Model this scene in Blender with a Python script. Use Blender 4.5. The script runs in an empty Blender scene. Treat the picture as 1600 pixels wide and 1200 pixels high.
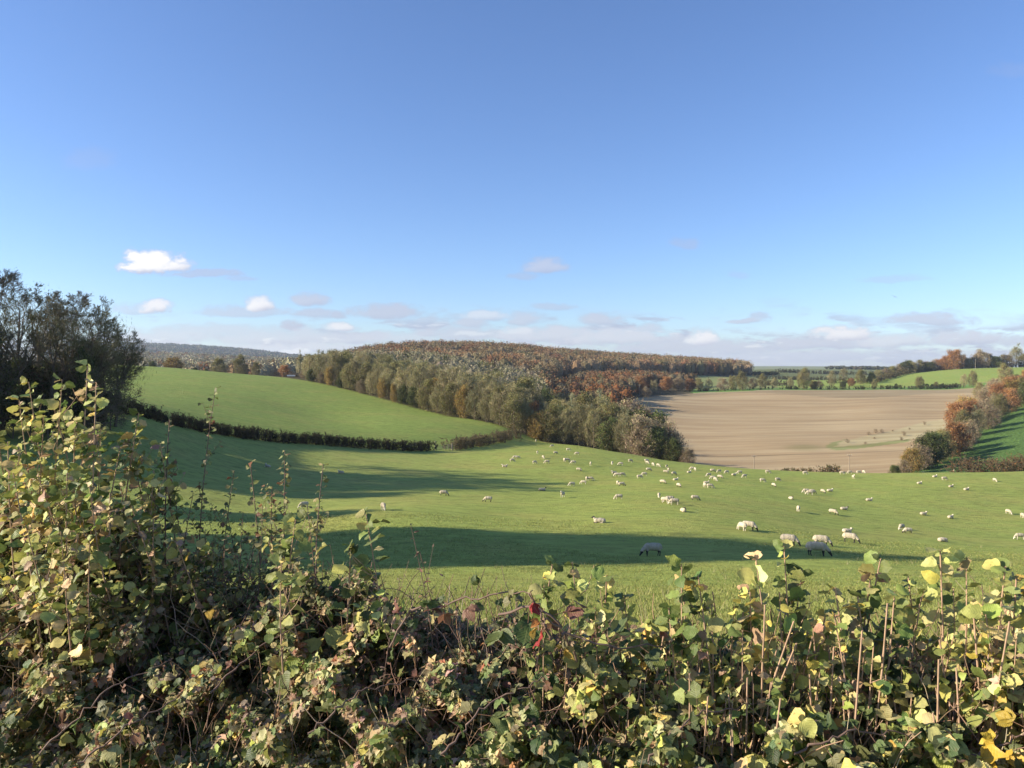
import bpy, math, numpy as np
from mathutils import Vector
# ------------------------------------------------------------------ camera
SC=bpy.context.scene
cam=bpy.data.objects.new('camera',bpy.data.cameras.new('camera'))
SC.collection.objects.link(cam); SC.camera=cam
cam.data.sensor_width=36; cam.data.lens=1155/1600*36
cam.data.clip_start=0.05; cam.data.clip_end=30000
cam.location=(0,0,0); cam.rotation_euler=(math.radians(90),0,0)
cam.data.shift_y=-25/1600
# ------------------------------------------------------------------ light
SUN_EL=math.radians(22); SUN_AZ=math.radians(-97)      # azimuth from +Y, negative = left
sun=bpy.data.lights.new('sun','SUN'); sun.energy=5.0; sun.angle=math.radians(0.53); sun.color=(1.0,0.89,0.70)
so=bpy.data.objects.new('sun',sun); SC.collection.objects.link(so)
sd=Vector((math.sin(SUN_AZ)*math.cos(SUN_EL),math.cos(SUN_AZ)*math.cos(SUN_EL),math.sin(SUN_EL)))
so.rotation_euler=sd.to_track_quat('Z','Y').to_euler(); so.location=(-40,5,40)
SC.view_settings.view_transform='Standard'; SC.view_settings.look='None'
SC.view_settings.exposure=1.0; SC.view_settings.gamma=1
SKY_STRENGTH=0.087
SC.cycles.max_bounces=6; SC.cycles.diffuse_bounces=3; SC.cycles.glossy_bounces=2
SC.cycles.transmission_bounces=4; SC.cycles.volume_bounces=0; SC.cycles.transparent_max_bounces=8
F=1155.0; V0=575.0
# (pixel column u, depth Y, pixel row v) -> height field control points
CP=[
(-400,25,800),(-400,30,805),(-400,45,729),(-400,70,655),(-400,100,598),(-400,200,580),(-400,500,570),(-400,1500,565),
(-1100,25,700),(-1100,60,610),(-1100,200,560),(-1100,1000,560),
(0,25,910),(0,30,890),(0,43,843),(0,60,773),(0,80,698),(0,100,638),(0,180,600),(0,350,572),
(200,25,920),(200,30,905),(200,43,864),(200,62,788),(200,78,738),(200,95,672),(200,103,646),(200,150,622),(200,250,590),(200,350,571),(200,450,590),(200,700,582),
(300,78,744),(300,100,690),(300,112,668),(300,200,615),(300,345,578),(300,450,598),(300,700,588),(300,1000,575),(300,1500,560),(300,2300,566),(300,3600,546),(300,6000,570),
(400,62,792),(400,122,683),(400,200,630),(400,330,586),(400,420,600),(400,700,590),(400,1100,580),(400,1700,566),(400,3600,554),(200,1000,575),(200,1500,558),(200,2300,562),(200,3600,543),
(500,43,868),(500,70,773),(500,95,732),(500,131,694),(500,200,648),(500,290,600),(500,400,590),(500,600,583),(500,1200,573),(500,3600,566),
(600,140,702),(600,180,665),(600,250,626),(600,300,608),(600,400,585),(600,700,562),(600,1100,568),
(690,150,704),(700,180,673),(700,215,652),(700,300,618),(700,400,592),(700,700,558),(700,1000,566),
(760,168,696),(790,200,669),(800,250,655),(800,400,610),(800,700,562),(800,900,562),
(838,195,690),(917,92,757),(838,140,712),(700,80,760),(600,54,806),(840,60,800),
(900,43,868),(900,30,912),(900,25,925),(900,190,696),(900,250,680),(900,400,628),(900,550,602),(900,750,573),(900,900,566),
(1000,178,713),(1000,230,722),(1000,300,690),(1000,440,622),(1000,520,606),(1000,800,577),(1000,950,572),(1000,1500,582),
(1040,64,786),(1040,100,750),(1040,140,729),(1090,170,727),(1090,200,748),(1100,240,733),(1100,300,695),(1100,400,645),(1100,500,613),(1100,600,604),(1100,900,579),(1100,1500,580),
(1200,43,869),(1200,64,800),(1200,100,758),(1200,165,736),(1200,195,750),(1200,240,736),(1200,300,692),(1200,500,610),(1200,650,599),(1200,900,586),(1200,1500,577),(1200,3500,573),
(1300,43,871),(1300,62,820),(1300,80,785),(1300,100,765),(1300,130,746),(1300,160,739),(1300,190,752),(1300,235,735),(1300,300,690),(1300,400,645),(1300,500,610),(1300,560,606),(1300,750,594),(1300,1100,583),(1300,3500,573),
(1450,30,912),(1450,43,880),(1450,62,834),(1450,80,795),(1450,100,766),(1450,130,745),(1450,150,739),(1450,180,752),(1450,215,737),(1450,300,684),(1400,400,640),(1400,500,609),(1400,530,606),(1400,700,586),(1400,900,589),(1400,3500,574),
(1500,200,740),(1500,260,707),(1500,330,668),(1500,400,640),(1500,500,608),(1500,560,598),(1500,700,577),(1500,900,584),
(1600,30,910),(1600,45,878),(1600,62,842),(1600,90,785),(1600,120,750),(1600,145,736),(1600,170,744),(1600,195,737),(1600,260,690),(1600,320,652),(1600,400,622),(1600,520,594),(1600,700,574),(1600,900,580),(1600,3500,576),
(1900,45,885),(1900,90,780),(1900,140,732),(1900,260,680),(1900,400,610),(1900,700,572),(1900,1500,575),
(2600,25,930),(2600,140,740),(2600,500,580),(2600,1500,570),
(800,7000,572),(1600,7000,574),(0,7000,565),(-400,5000,565),
]
CP=np.array(CP,float)
# the middle of the pasture lies a little farther off than first estimated
_w=np.clip((CP[:,0]-250)/200,0,1)*np.interp(CP[:,1],[45,62,85,130],[0,1,1,0])
CP[:,1]*=1+.16*_w
def feat(u,Y):
    return np.stack([(np.asarray(u)-800)/F*1.6, np.log(np.asarray(Y))*1.0],-1)
def K(r2): return 0.5*r2*np.log(r2+1e-12)
P=feat(CP[:,0],CP[:,1]); n=len(P)
A=K(((P[:,None]-P[None])**2).sum(-1))+np.eye(n)*2e-4
B=np.hstack([np.ones((n,1)),P])
M=np.block([[A,B],[B.T,np.zeros((3,3))]])
W=np.linalg.solve(M,np.concatenate([CP[:,2],[0,0,0]]))
def vt(u,Y):
    u=np.asarray(u,float);Y=np.asarray(Y,float)
    sh=np.broadcast(u,Y).shape
    Q=feat(np.broadcast_to(u,sh).ravel(),np.broadcast_to(Y,sh).ravel())
    out=np.empty(len(Q))
    for i in range(0,len(Q),20000):
        q=Q[i:i+20000]
        out[i:i+20000]=K(((q[:,None]-P[None])**2).sum(-1))@W[:n]+W[n]+q@W[n+1:]
    return out.reshape(sh)
def gz(x,y):
    x=np.asarray(x,float);y=np.asarray(y,float)
    Yc=np.maximum(y,28.0); s=np.clip(x/np.maximum(y,6.0),-1.9,1.9)
    z=-(vt(800+F*s,Yc)-V0)/F*Yc
    t=np.clip((y-3)/25,0,1)
    near=-1.6+(z+1.6)*t                      # bank falling from the hedge foot to the field
    return np.where(y<28,near,z)

# ------------------------------------------------------------------ node helpers
class NT:
    def __init__(s,t): s.t=t
    def n(s,k,**kw):
        o=s.t.nodes.new(k)
        for a,b in kw.items():
            if a.startswith('i_'): o.inputs[int(a[2:])].default_value=b
            else: setattr(o,a,b)
        return o
    def put(s,inp,v):
        if v is None: return
        if hasattr(v,'is_output') or hasattr(v,'links'): s.t.links.new(v,inp)
        else: inp.default_value=v
    def m(s,op,a,b=None,c=None,clamp=False):
        o=s.t.nodes.new('ShaderNodeMath'); o.operation=op; o.use_clamp=clamp
        for i,v in enumerate((a,b,c)): s.put(o.inputs[i],v)
        return o.outputs[0]
    def mix(s,f,a,b,mode='MIX'):
        o=s.t.nodes.new('ShaderNodeMix'); o.data_type='RGBA'; o.blend_type=mode
        s.put(o.inputs[0],f); s.put(o.inputs[6],a); s.put(o.inputs[7],b)
        return o.outputs[2]
    def noise(s,vec,scale,detail=4,rough=.55,dist=0):
        o=s.t.nodes.new('ShaderNodeTexNoise'); s.put(o.inputs['Vector'],vec)
        o.inputs['Scale'].default_value=scale; o.inputs['Detail'].default_value=detail
        o.inputs['Roughness'].default_value=rough; o.inputs['Distortion'].default_value=dist
        return o.outputs[0]
    def ramp(s,f,a,b):
        o=s.t.nodes.new('ShaderNodeMapRange'); o.interpolation_type='SMOOTHSTEP'
        s.put(o.inputs[0],f); o.inputs[1].default_value=a; o.inputs[2].default_value=b
        return o.outputs[0]
def rgb(c): return (c[0],c[1],c[2],1)
# ------------------------------------------------------------------ sky with clouds
world=bpy.data.worlds.new('World'); SC.world=world; world.use_nodes=True
w=NT(world.node_tree); world.node_tree.nodes.clear()
sky=w.n('ShaderNodeTexSky'); sky.sky_type='NISHITA'; sky.sun_disc=False
sky.sun_elevation=SUN_EL; sky.sun_rotation=SUN_AZ; sky.altitude=200; sky.air_density=1.0; sky.dust_density=0.3; sky.ozone_density=3.5
tc=w.n('ShaderNodeTexCoord'); sep=w.n('ShaderNodeSeparateXYZ'); world.node_tree.links.new(tc.outputs['Generated'],sep.inputs[0])
yy=w.m('MAXIMUM',sep.outputs[1],0.02)
S=w.m('DIVIDE',sep.outputs[0],yy); T=w.m('DIVIDE',sep.outputs[2],yy)
cmb=w.n('ShaderNodeCombineXYZ'); w.put(cmb.inputs[0],S); w.put(cmb.inputs[1],w.m('MULTIPLY',T,1.7))
n1=w.noise(cmb.outputs[0],9,6,.6); n2=w.noise(cmb.outputs[0],42,8,.64); n3=w.noise(cmb.outputs[0],14,5,.6)
Sw=w.m('ADD',S,w.m('MULTIPLY',w.m('SUBTRACT',n1,.5),.05)); Tw=w.m('ADD',T,w.m('MULTIPLY',w.m('SUBTRACT',n3,.5),.018))
CL=[(236,413,42,21,1.3,1.0),(262,418,34,13,1.1,.9),(320,429,50,6,.6,.15),(372,436,26,4,.4,.1),(410,478,20,14,1.0,.85),(380,488,62,10,.6,.3),(243,482,20,11,1.0,.8),(215,484,34,9,.5,.4),
(485,471,26,12,.8,.28),(492,492,36,8,.7,.2),(600,488,46,13,.8,.22),(668,501,16,7,.6,.15),(726,495,30,5,.4,.2),(850,419,30,13,.7,.4),(818,432,18,6,.4,.2),(865,481,28,7,.5,.25),(938,501,28,13,.8,.3),
(1068,381,18,10,.35,.2),(1150,430,14,6,.25,.2),(1190,496,14,8,.6,.2),(1455,501,58,12,.8,.3),(1405,437,50,6,.3,.3),(1322,524,46,13,1.1,.75),(1290,538,95,12,.9,.3),(1395,536,62,11,.8,.6),(1512,531,50,14,.9,.4),(1590,536,44,11,.8,.3),
(818,500,24,12,.7,.35),(1000,516,30,9,.7,.4),(860,526,95,14,.85,.45),(740,524,62,11,.75,.3),(965,531,85,15,.85,.5),(1095,531,22,15,1.0,.85),(1130,549,95,16,.85,.3),(1050,545,85,13,.85,.3),(1245,560,150,12,.85,.4),
(330,522,130,13,.6,.45),(450,530,120,14,.7,.45),(255,528,70,13,.7,.5),(600,531,90,10,.6,.5),(1450,560,160,12,.6,.5),(140,252,34,20,.16,.4),(1590,112,40,14,.12,.4),(470,545,120,10,.8,.5),(740,545,160,10,.6,.6),(1040,570,300,14,.5,.6)]
_r=np.random.default_rng(4)
for _k in range(20):
    _v=_r.uniform(488,556); CL.append((_r.uniform(220,1590),_v,_r.uniform(12,34),_r.uniform(4,10),_r.uniform(.6,.95),_r.choice([.15,.3,.8])))
tot=None; wht=None
for (u,v,ru,rv,dn,wh) in CL:
    a=w.m('DIVIDE',w.m('SUBTRACT',Sw,(u-800)/F),ru*1.25/F); b=w.m('DIVIDE',w.m('SUBTRACT',Tw,(V0-v)/F),rv*1.25/F)
    b=w.m('MULTIPLY_ADD',w.m('MINIMUM',b,0),.7,b)
    q=w.m('MULTIPLY_ADD',a,a,w.m('MULTIPLY',b,b))
    q=w.m('ADD',q,w.m('MULTIPLY',w.m('SUBTRACT',n2,.5),2.9))
    mk_=w.m('MULTIPLY',w.ramp(q,1.45,.15),dn)
    top=w.m('MULTIPLY',w.m('MULTIPLY',mk_,wh),w.ramp(w.m('ADD',b,w.m('MULTIPLY',a,-.35)),-1.3,.25))
    tot=mk_ if tot is None else w.m('MAXIMUM',tot,mk_)
    wht=top if wht is None else w.m('MAXIMUM',wht,top)
cb2=w.n('ShaderNodeCombineXYZ'); w.put(cb2.inputs[0],S); w.put(cb2.inputs[1],w.m('MULTIPLY',T,4.2))
n4=w.noise(cb2.outputs[0],10,8,.62); n5=w.noise(cb2.outputs[0],6.5,3,.5); n6=w.noise(cb2.outputs[0],26,6,.6)
band=w.m('MULTIPLY',w.ramp(n4,.47,.56),w.ramp(w.m('ADD',T,w.m('MULTIPLY',w.m('SUBTRACT',n5,.5),.14)),.085,.035))
low=w.m('MULTIPLY',w.ramp(T,.04,.0),.2)
tot=w.m('MAXIMUM',tot,w.m('MAXIMUM',w.m('MULTIPLY',band,.85),low))
wht=w.m('MAXIMUM',wht,w.m('MULTIPLY',w.m('MULTIPLY',band,w.ramp(n6,.5,.68)),.7))
wht=w.m('MAXIMUM',wht,w.m('MULTIPLY',low,.35))
front=w.ramp(sep.outputs[1],.02,.1)
tot=w.m('MULTIPLY',w.m('MINIMUM',tot,1.0),front)
ccol=w.mix(w.m('MINIMUM',wht,1),(2.7,2.8,3.7,1),(6.3,6.1,6.0,1))
skt=w.mix(1.0,sky.outputs[0],(.92,.985,1.19,1),'MULTIPLY'); skc=w.mix(w.m('MULTIPLY',tot,.92),skt,ccol)
bg=w.n('ShaderNodeBackground'); w.put(bg.inputs[0],skc); bg.inputs[1].default_value=SKY_STRENGTH
wo=w.n('ShaderNodeOutputWorld'); world.node_tree.links.new(bg.outputs[0],wo.inputs[0])
# ------------------------------------------------------------------ mesh helpers
COL=SC.collection
def mk(name,parts,mats,parent=None,smooth=False,uvs=None):
    """parts: list of (verts Nx3, faces Mxk, colour Nx3 or None, material index)"""
    V=[];L=[];LS=[];MI=[];C=[];off=0;lo=0
    for p in parts:
        v,f,c=p[0],p[1],p[2]; mi=p[3] if len(p)>3 else 0
        if len(f)==0: continue
        V.append(v); L.append((f+off).ravel()); k=f.shape[1]
        LS.append(lo+np.arange(len(f))*k); lo+=f.size; off+=len(v)
        MI.append(np.full(len(f),mi,np.int32))
        C.append(np.ones((len(v),3)) if c is None else np.broadcast_to(c,(len(v),3)))
    V=np.concatenate(V).astype(np.float32);L=np.concatenate(L).astype(np.int32);LS=np.concatenate(LS).astype(np.int32)
    me=bpy.data.meshes.new(name); me.vertices.add(len(V)); me.vertices.foreach_set('co',V.ravel())
    me.loops.add(len(L)); me.loops.foreach_set('vertex_index',L)
    me.polygons.add(len(LS)); me.polygons.foreach_set('loop_start',LS)
    MI=np.concatenate(MI)
    for m in (mats if isinstance(mats,(list,tuple)) else [mats]): me.materials.append(m)
    me.polygons.foreach_set('material_index',MI)
    me.polygons.foreach_set('use_smooth',np.full(len(LS),smooth))
    C=np.concatenate(C); C4=np.ones((len(C),4),np.float32); C4[:,:3]=C
    ca=me.color_attributes.new('Col','FLOAT_COLOR','POINT'); ca.data.foreach_set('color',C4.ravel())
    if uvs is not None:
        uv=me.uv_layers.new(name='UVMap'); uv.data.foreach_set('uv',uvs[L].astype(np.float32).ravel())
    me.update(calc_edges=True)
    o=bpy.data.objects.new(name,me); COL.objects.link(o)
    if parent is not None: o.parent=parent
    return o
def tag(o,label=None,cat=None,group=None,kind=None):
    if label: o['label']=label
    if cat: o['category']=cat
    if group: o['group']=group
    if kind: o['kind']=kind
    return o
def empty(name,loc,rz=0,label=None,cat=None,group=None):
    o=bpy.data.objects.new(name,None); COL.objects.link(o); o.location=loc; o.rotation_euler=(0,0,rz); o.empty_display_size=.3
    return tag(o,label,cat,group)
def copy_tree(o,parent=None):
    c=o.copy(); COL.objects.link(c)
    if parent is not None: c.parent=parent
    for ch in o.children: copy_tree(ch,c)
    return c
def nrm(a): return a/np.maximum(np.linalg.norm(a,axis=-1,keepdims=True),1e-9)
def frames(D):
    ref=np.where(np.abs(D[...,2:3])>.9,np.array([1.,0,0]),np.array([0,0,1.]))
    a=nrm(np.cross(D,ref)); return a,np.cross(D,a)
def tubes(P,R,k=3,cap=False):
    """P n,K+1,3  R n,K+1 -> verts, quads"""
    n,K1,_=P.shape
    D=np.empty_like(P); D[:,1:-1]=P[:,2:]-P[:,:-2]; D[:,0]=P[:,1]-P[:,0]; D[:,-1]=P[:,-1]-P[:,-2]
    D=nrm(D); a,b=frames(nrm(D.mean(1)))
    a=a[:,None]+0*P; b=b[:,None]+0*P
    th=np.arange(k)*2*np.pi/k
    V=P[:,:,None]+R[:,:,None,None]*(np.cos(th)[:,None]*a[:,:,None]+np.sin(th)[:,None]*b[:,:,None])
    V=V.reshape(-1,3)
    i=np.arange(n)[:,None,None]*K1*k; j=np.arange(K1-1)[None,:,None]*k; q=np.arange(k)[None,None]
    q2=(q+1)%k
    Fq=np.stack([i+j+q,i+j+q2,i+j+k+q2,i+j+k+q],-1).reshape(-1,4)
    return V,Fq
def quads(C,size,rng,flat=0.0,asp=.7,tilt=None):
    """random oriented leaf cards: small kites"""
    n=len(C); N=rng.normal(size=(n,3)); N[:,2]=np.abs(N[:,2])+flat; N=nrm(N)
    a,b=frames(N); t=rng.uniform(0,2*np.pi,(n,1)); a,b=np.cos(t)*a+np.sin(t)*b,-np.sin(t)*a+np.cos(t)*b
    s=np.broadcast_to(size,(n,))[:,None]
    V=np.stack([C-a*s*.5,C+b*s*.5*asp-a*s*.05,C+a*s*.5,C-b*s*.5*asp-a*s*.05],1).reshape(-1,3)
    return V,np.arange(n*4).reshape(-1,4)
def rep(c,k): return np.repeat(c,k,axis=0)
# ------------------------------------------------------------------ materials
def bsdf_mat(name,build):
    m=bpy.data.materials.new(name); m.use_nodes=True; t=m.node_tree; t.nodes.clear()
    x=NT(t); out=x.n('ShaderNodeOutputMaterial'); build(x,out); return m
def plain(name,col,rough=.8,scale=8,var=.35,bump=.3,bdist=.02,spec=.3):
    def f(x,out):
        tc=x.n('ShaderNodeTexCoord'); n=x.noise(tc.outputs['Object'],scale,6,.6)
        c=x.mix(n,rgb([v*(1-var) for v in col]),rgb([min(1,v*(1+var)) for v in col]))
        b=x.n('ShaderNodeBsdfPrincipled'); x.put(b.inputs['Base Color'],c); b.inputs['Roughness'].default_value=rough
        b.inputs['Specular IOR Level'].default_value=spec
        bp=x.n('ShaderNodeBump'); bp.inputs['Strength'].default_value=bump; bp.inputs['Distance'].default_value=bdist
        x.put(bp.inputs['Height'],n); x.put(b.inputs['Normal'],bp.outputs[0]); x.put(out.inputs[0],b.outputs[0])
    return bsdf_mat(name,f)
def leafmat(name,trans=.3,rough=.6,spec=.2,vary=.25,veins=False,scale=1.5):
    def f(x,out):
        at=x.n('ShaderNodeAttribute',attribute_name='Col'); tc=x.n('ShaderNodeTexCoord')
        oi=x.n('ShaderNodeObjectInfo')
        n=x.noise(tc.outputs['Object'],scale,4,.6)
        k=x.m('MULTIPLY_ADD',x.m('ADD',n,oi.outputs['Random']),vary*1.2,1-vary*1.2)
        c=x.mix(1.0,at.outputs['Color'],x.n('ShaderNodeCombineColor').outputs[0],'MULTIPLY') if False else None
        vm=x.n('ShaderNodeVectorMath',operation='SCALE'); x.put(vm.inputs[0],at.outputs['Color']); x.put(vm.inputs['Scale'],k)
        c=vm.outputs[0]
        b=x.n('ShaderNodeBsdfPrincipled')
        if veins:
            uv=x.n('ShaderNodeUVMap',uv_map='UVMap'); sp=x.n('ShaderNodeSeparateXYZ'); x.put(sp.inputs[0],uv.outputs[0])
            ax=x.m('ABSOLUTE',x.m('SUBTRACT',sp.outputs[0],.5))
            vv=x.m('SINE',x.m('MULTIPLY',x.m('SUBTRACT',sp.outputs[1],x.m('MULTIPLY',ax,.8)),48))
            mid=x.ramp(ax,.035,.0)
            line=x.m('MAXIMUM',x.m('MULTIPLY',x.ramp(vv,.8,1.),.22),x.m('MULTIPLY',mid,.8))
            n2=x.noise(tc.outputs['Object'],55,4,.65); n3=x.noise(tc.outputs['Object'],140,3,.6)
            blot=x.ramp(n2,.60,.72)
            c=x.mix(x.m('MULTIPLY',blot,.55),c,rgb((.16,.09,.035)))
            vm2=x.n('ShaderNodeVectorMath',operation='SCALE'); x.put(vm2.inputs[0],c); x.put(vm2.inputs['Scale'],x.m('MULTIPLY_ADD',n3,.7,.65))
            c=x.mix(x.m('MULTIPLY',line,.35),vm2.outputs[0],rgb((.42,.42,.16)))
            bp=x.n('ShaderNodeBump'); bp.inputs['Strength'].default_value=.5; bp.inputs['Distance'].default_value=.002
            x.put(bp.inputs['Height'],x.m('ADD',x.m('MULTIPLY',vv,-.22),x.m('MULTIPLY',n3,1.2))); x.put(b.inputs['Normal'],bp.outputs[0])
        x.put(b.inputs['Base Color'],c); b.inputs['Roughness'].default_value=rough; b.inputs['Specular IOR Level'].default_value=spec
        tr=x.n('ShaderNodeBsdfTranslucent'); x.put(tr.inputs[0],c)
        mx=x.n('ShaderNodeMixShader'); mx.inputs[0].default_value=trans
        x.put(mx.inputs[1],b.outputs[0]); x.put(mx.inputs[2],tr.outputs[0]); x.put(out.inputs[0],mx.outputs[0])
    return bsdf_mat(name,f)
M_leafnear=leafmat('near_leaf',.32,.5,.35,.2,True)
M_leaf=leafmat('tree_leaf',.25,.75,.15,.45)
M_twig=leafmat('twig',.0,.85,.1,.3,scale=.7)
M_farleaf=leafmat('distant_canopy',.12,.9,.05,.3,scale=.02)
M_bark=plain('bark',(.13,.10,.075),.9,6,.4,.6)
M_stem=plain('hazel_stem',(.40,.26,.17),.7,30,.55,.3,.004)
M_darkstem=plain('thorn_stem',(.17,.11,.085),.75,40,.4,.3,.004)
M_wood=plain('weathered_timber',(.30,.25,.18),.85,10,.3,.3)
M_white=plain('white_plastic',(.75,.75,.72),.5,5,.1,.1)
# ground ------------------------------------------------------------
def ground_mat(name,kind):
    def f(x,out):
        at=x.n('ShaderNodeAttribute',attribute_name='Col'); tc=x.n('ShaderNodeTexCoord'); P_=tc.outputs['Object']
        mp=x.n('ShaderNodeMapping'); x.put(mp.inputs[0],P_)
        b=x.n('ShaderNodeBsdfPrincipled'); b.inputs['Roughness'].default_value=.9; b.inputs['Specular IOR Level'].default_value=.08
        if kind=='grass':
            mp.inputs['Scale'].default_value=(.45,1,1); mp.inputs['Rotation'].default_value=(0,0,.15)
            a=x.noise(P_,.03,3); g=x.noise(P_,9,4,.7); c2=x.noise(mp.outputs[0],.9,6,.68); d=x.noise(mp.outputs[0],3.5,4,.7)
            e=x.ramp(c2,.36,.60); 
            k=x.m('MULTIPLY_ADD',e,.28,.62); k=x.m('ADD',k,x.m('MULTIPLY',g,.26)); k=x.m('ADD',k,x.m('MULTIPLY',a,.2)); k=x.m('ADD',k,x.m('MULTIPLY',d,.22))
            tone=x.mix(x.ramp(x.noise(P_,.11,4,.6),.42,.7),rgb((.93,1.01,.90)),rgb((1.07,1.01,1.0)))
            fl=x.ramp(x.noise(mp.outputs[0],2.0,6,.72),.52,.66); fl2=x.ramp(x.noise(mp.outputs[0],.6,7,.74),.55,.68)
            k=x.m('SUBTRACT',k,x.m('MULTIPLY',fl,.42)); k=x.m('SUBTRACT',k,x.m('MULTIPLY',fl2,.26)); k=x.m('ADD',k,.15)
            bp=x.n('ShaderNodeBump'); bp.inputs['Strength'].default_value=.75; bp.inputs['Distance'].default_value=.16
            x.put(bp.inputs['Height'],x.m('ADD',x.m('ADD',c2,x.m('MULTIPLY',g,.5)),d)); x.put(b.inputs['Normal'],bp.outputs[0])
            cc=x.mix(1,at.outputs['Color'],tone,'MULTIPLY')
        elif kind=='soil':
            mp.inputs['Scale'].default_value=(.10,1,1); mp.inputs['Rotation'].default_value=(0,0,.06)
            a=x.noise(P_,.015,3); g=x.noise(P_,2.5,4,.6); c2=x.noise(mp.outputs[0],.10,7,.66); d=x.noise(mp.outputs[0],.5,5,.6)
            wv=x.n('ShaderNodeTexWave',wave_type='BANDS',bands_direction='Y'); x.put(wv.inputs[0],P_); wv.inputs['Scale'].default_value=.025
            wv.inputs['Distortion'].default_value=6; wv.inputs['Detail'].default_value=3; wv.inputs['Detail Scale'].default_value=.25
            line=x.ramp(wv.outputs['Fac'],.90,1.0); gate=x.ramp(x.noise(mp.outputs[0],.05,3),.5,.62)
            k=x.m('MULTIPLY_ADD',x.ramp(c2,.35,.65),.30,.60); k=x.m('ADD',k,x.m('MULTIPLY',a,.20)); k=x.m('ADD',k,x.m('MULTIPLY',d,.28)); k=x.m('ADD',k,x.m('MULTIPLY',g,.08))
            k=x.m('SUBTRACT',k,x.m('MULTIPLY',x.m('MULTIPLY',line,gate),.34))
            tone=x.mix(x.ramp(c2,.4,.6),rgb((1.03,.98,.94)),rgb((.99,1.0,1.0)))
            bp=x.n('ShaderNodeBump'); bp.inputs['Strength'].default_value=.5; bp.inputs['Distance'].default_value=.3
            x.put(bp.inputs['Height'],x.m('ADD',d,g)); x.put(b.inputs['Normal'],bp.outputs[0]); cc=x.mix(1,at.outputs['Color'],tone,'MULTIPLY')
        else:
            g=x.ramp(x.noise(P_,.9,6,.75),.38,.62); a=x.noise(P_,.01,4)
            k=x.m('ADD',x.m('MULTIPLY_ADD',g,.6,.4),x.m('MULTIPLY',a,.6)); cc=at.outputs['Color']
            bp=x.n('ShaderNodeBump'); bp.inputs['Strength'].default_value=.8; bp.inputs['Distance'].default_value=.5
            x.put(bp.inputs['Height'],g); x.put(b.inputs['Normal'],bp.outputs[0])
        vm=x.n('ShaderNodeVectorMath',operation='SCALE'); x.put(vm.inputs[0],cc); x.put(vm.inputs['Scale'],k)
        x.put(b.inputs['Base Color'],vm.outputs[0]); x.put(out.inputs[0],b.outputs[0])
    return bsdf_mat(name,f)
M_grass=ground_mat('grass_ground','grass'); M_soil=ground_mat('soil_ground','soil'); M_rough=ground_mat('rough_ground','rough'); M_crop=ground_mat('crop_ground','rough')
# ------------------------------------------------------------------ terrain sheet split along the field edges
def lin(tab):
    a=np.array(tab,float); return lambda u:np.interp(u,a[:,0],a[:,1])
Yedge=lin([(-1200,80),(-400,90),(0,98),(200,103),(300,112),(400,122),(500,131),(600,140),(690,150),(760,168),(838,197),(900,193),(1000,181),(1090,174),(1200,176),(1300,176),(1450,172),(1600,165),(2700,150)])
Ytop=lin([(-1200,400),(0,360),(200,352),(300,347),(400,332),(500,292),(600,252),(700,217),(790,201),(838,198)])
Yplo=lin([(985,430),(1000,440),(1100,497),(1250,503),(1400,500),(1500,500),(1560,500)])
urow=lin([(190,1385),(215,1410),(245,1440),(290,1480),(330,1520),(370,1560),(400,1600),(440,1660),(520,1760)])
us=np.linspace(-1150,2700,620)
Ys=np.unique(np.concatenate([np.exp(np.linspace(np.log(.8),np.log(60),110)),np.exp(np.linspace(np.log(60),np.log(800),420)),np.exp(np.linspace(np.log(800),np.log(7500),90))]))
U,Y=np.meshgrid(us,Ys); X=(U-800)/F*Y; Z=gz(X,Y)
VV=V0-Z/Y*F
hn=(np.sin(X*.21+np.sin(Y*.13)*2)*np.sin(Y*.17+X*.05))*.08
Z=Z+hn*np.clip((Y-20)/40,0,1)*np.clip((400-Y)/200,0,1)
ny,nx=U.shape
idx=np.arange(ny*nx).reshape(ny,nx)
FQ=np.stack([idx[:-1,:-1],idx[:-1,1:],idx[1:,1:],idx[1:,:-1]],-1).reshape(-1,4)
uc=(U[:-1,:-1]+U[1:,1:]).ravel()/2; yc=(Y[:-1,:-1]+Y[1:,1:]).ravel()/2
reg=np.full(len(uc),5)                       # 5 = wooded hills and far country
reg[yc<Yedge(uc)]=0
reg[(yc>=Yedge(uc))&(yc<Ytop(uc))&(uc<838)]=1
pl=(uc>985)&(uc<=urow(yc))&(yc>=Yedge(uc))&(yc<Yplo(uc)); reg[pl]=2
reg[(uc>urow(yc))&(yc>=Yedge(uc))&(yc<455)]=3
reg[(uc>1080)&(yc>=Yplo(uc))&(yc<760)&(reg==5)]=4
colr=np.zeros((ny*nx,3)); uf=U.ravel();yf=Y.ravel();vf=VV.ravel();xf=X.ravel()
rg=np.random.default_rng(5)
def sm(a,b,x): t=np.clip((x-a)/(b-a),0,1); return t*t*(3-2*t)
C_PAST=np.array((.236,.255,.066)); C_UP=np.array((.186,.222,.056)); C_SOIL=np.array((.38,.287,.165)); C_CROP=np.array((.115,.20,.05)); C_WOODF=np.array((.10,.085,.045)); C_DRY=np.array((.38,.32,.18))
regv=np.full(ny*nx,5); 
colr[:]=C_WOODF
colr[yf<Yedge(uf)+1]=C_PAST
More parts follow.
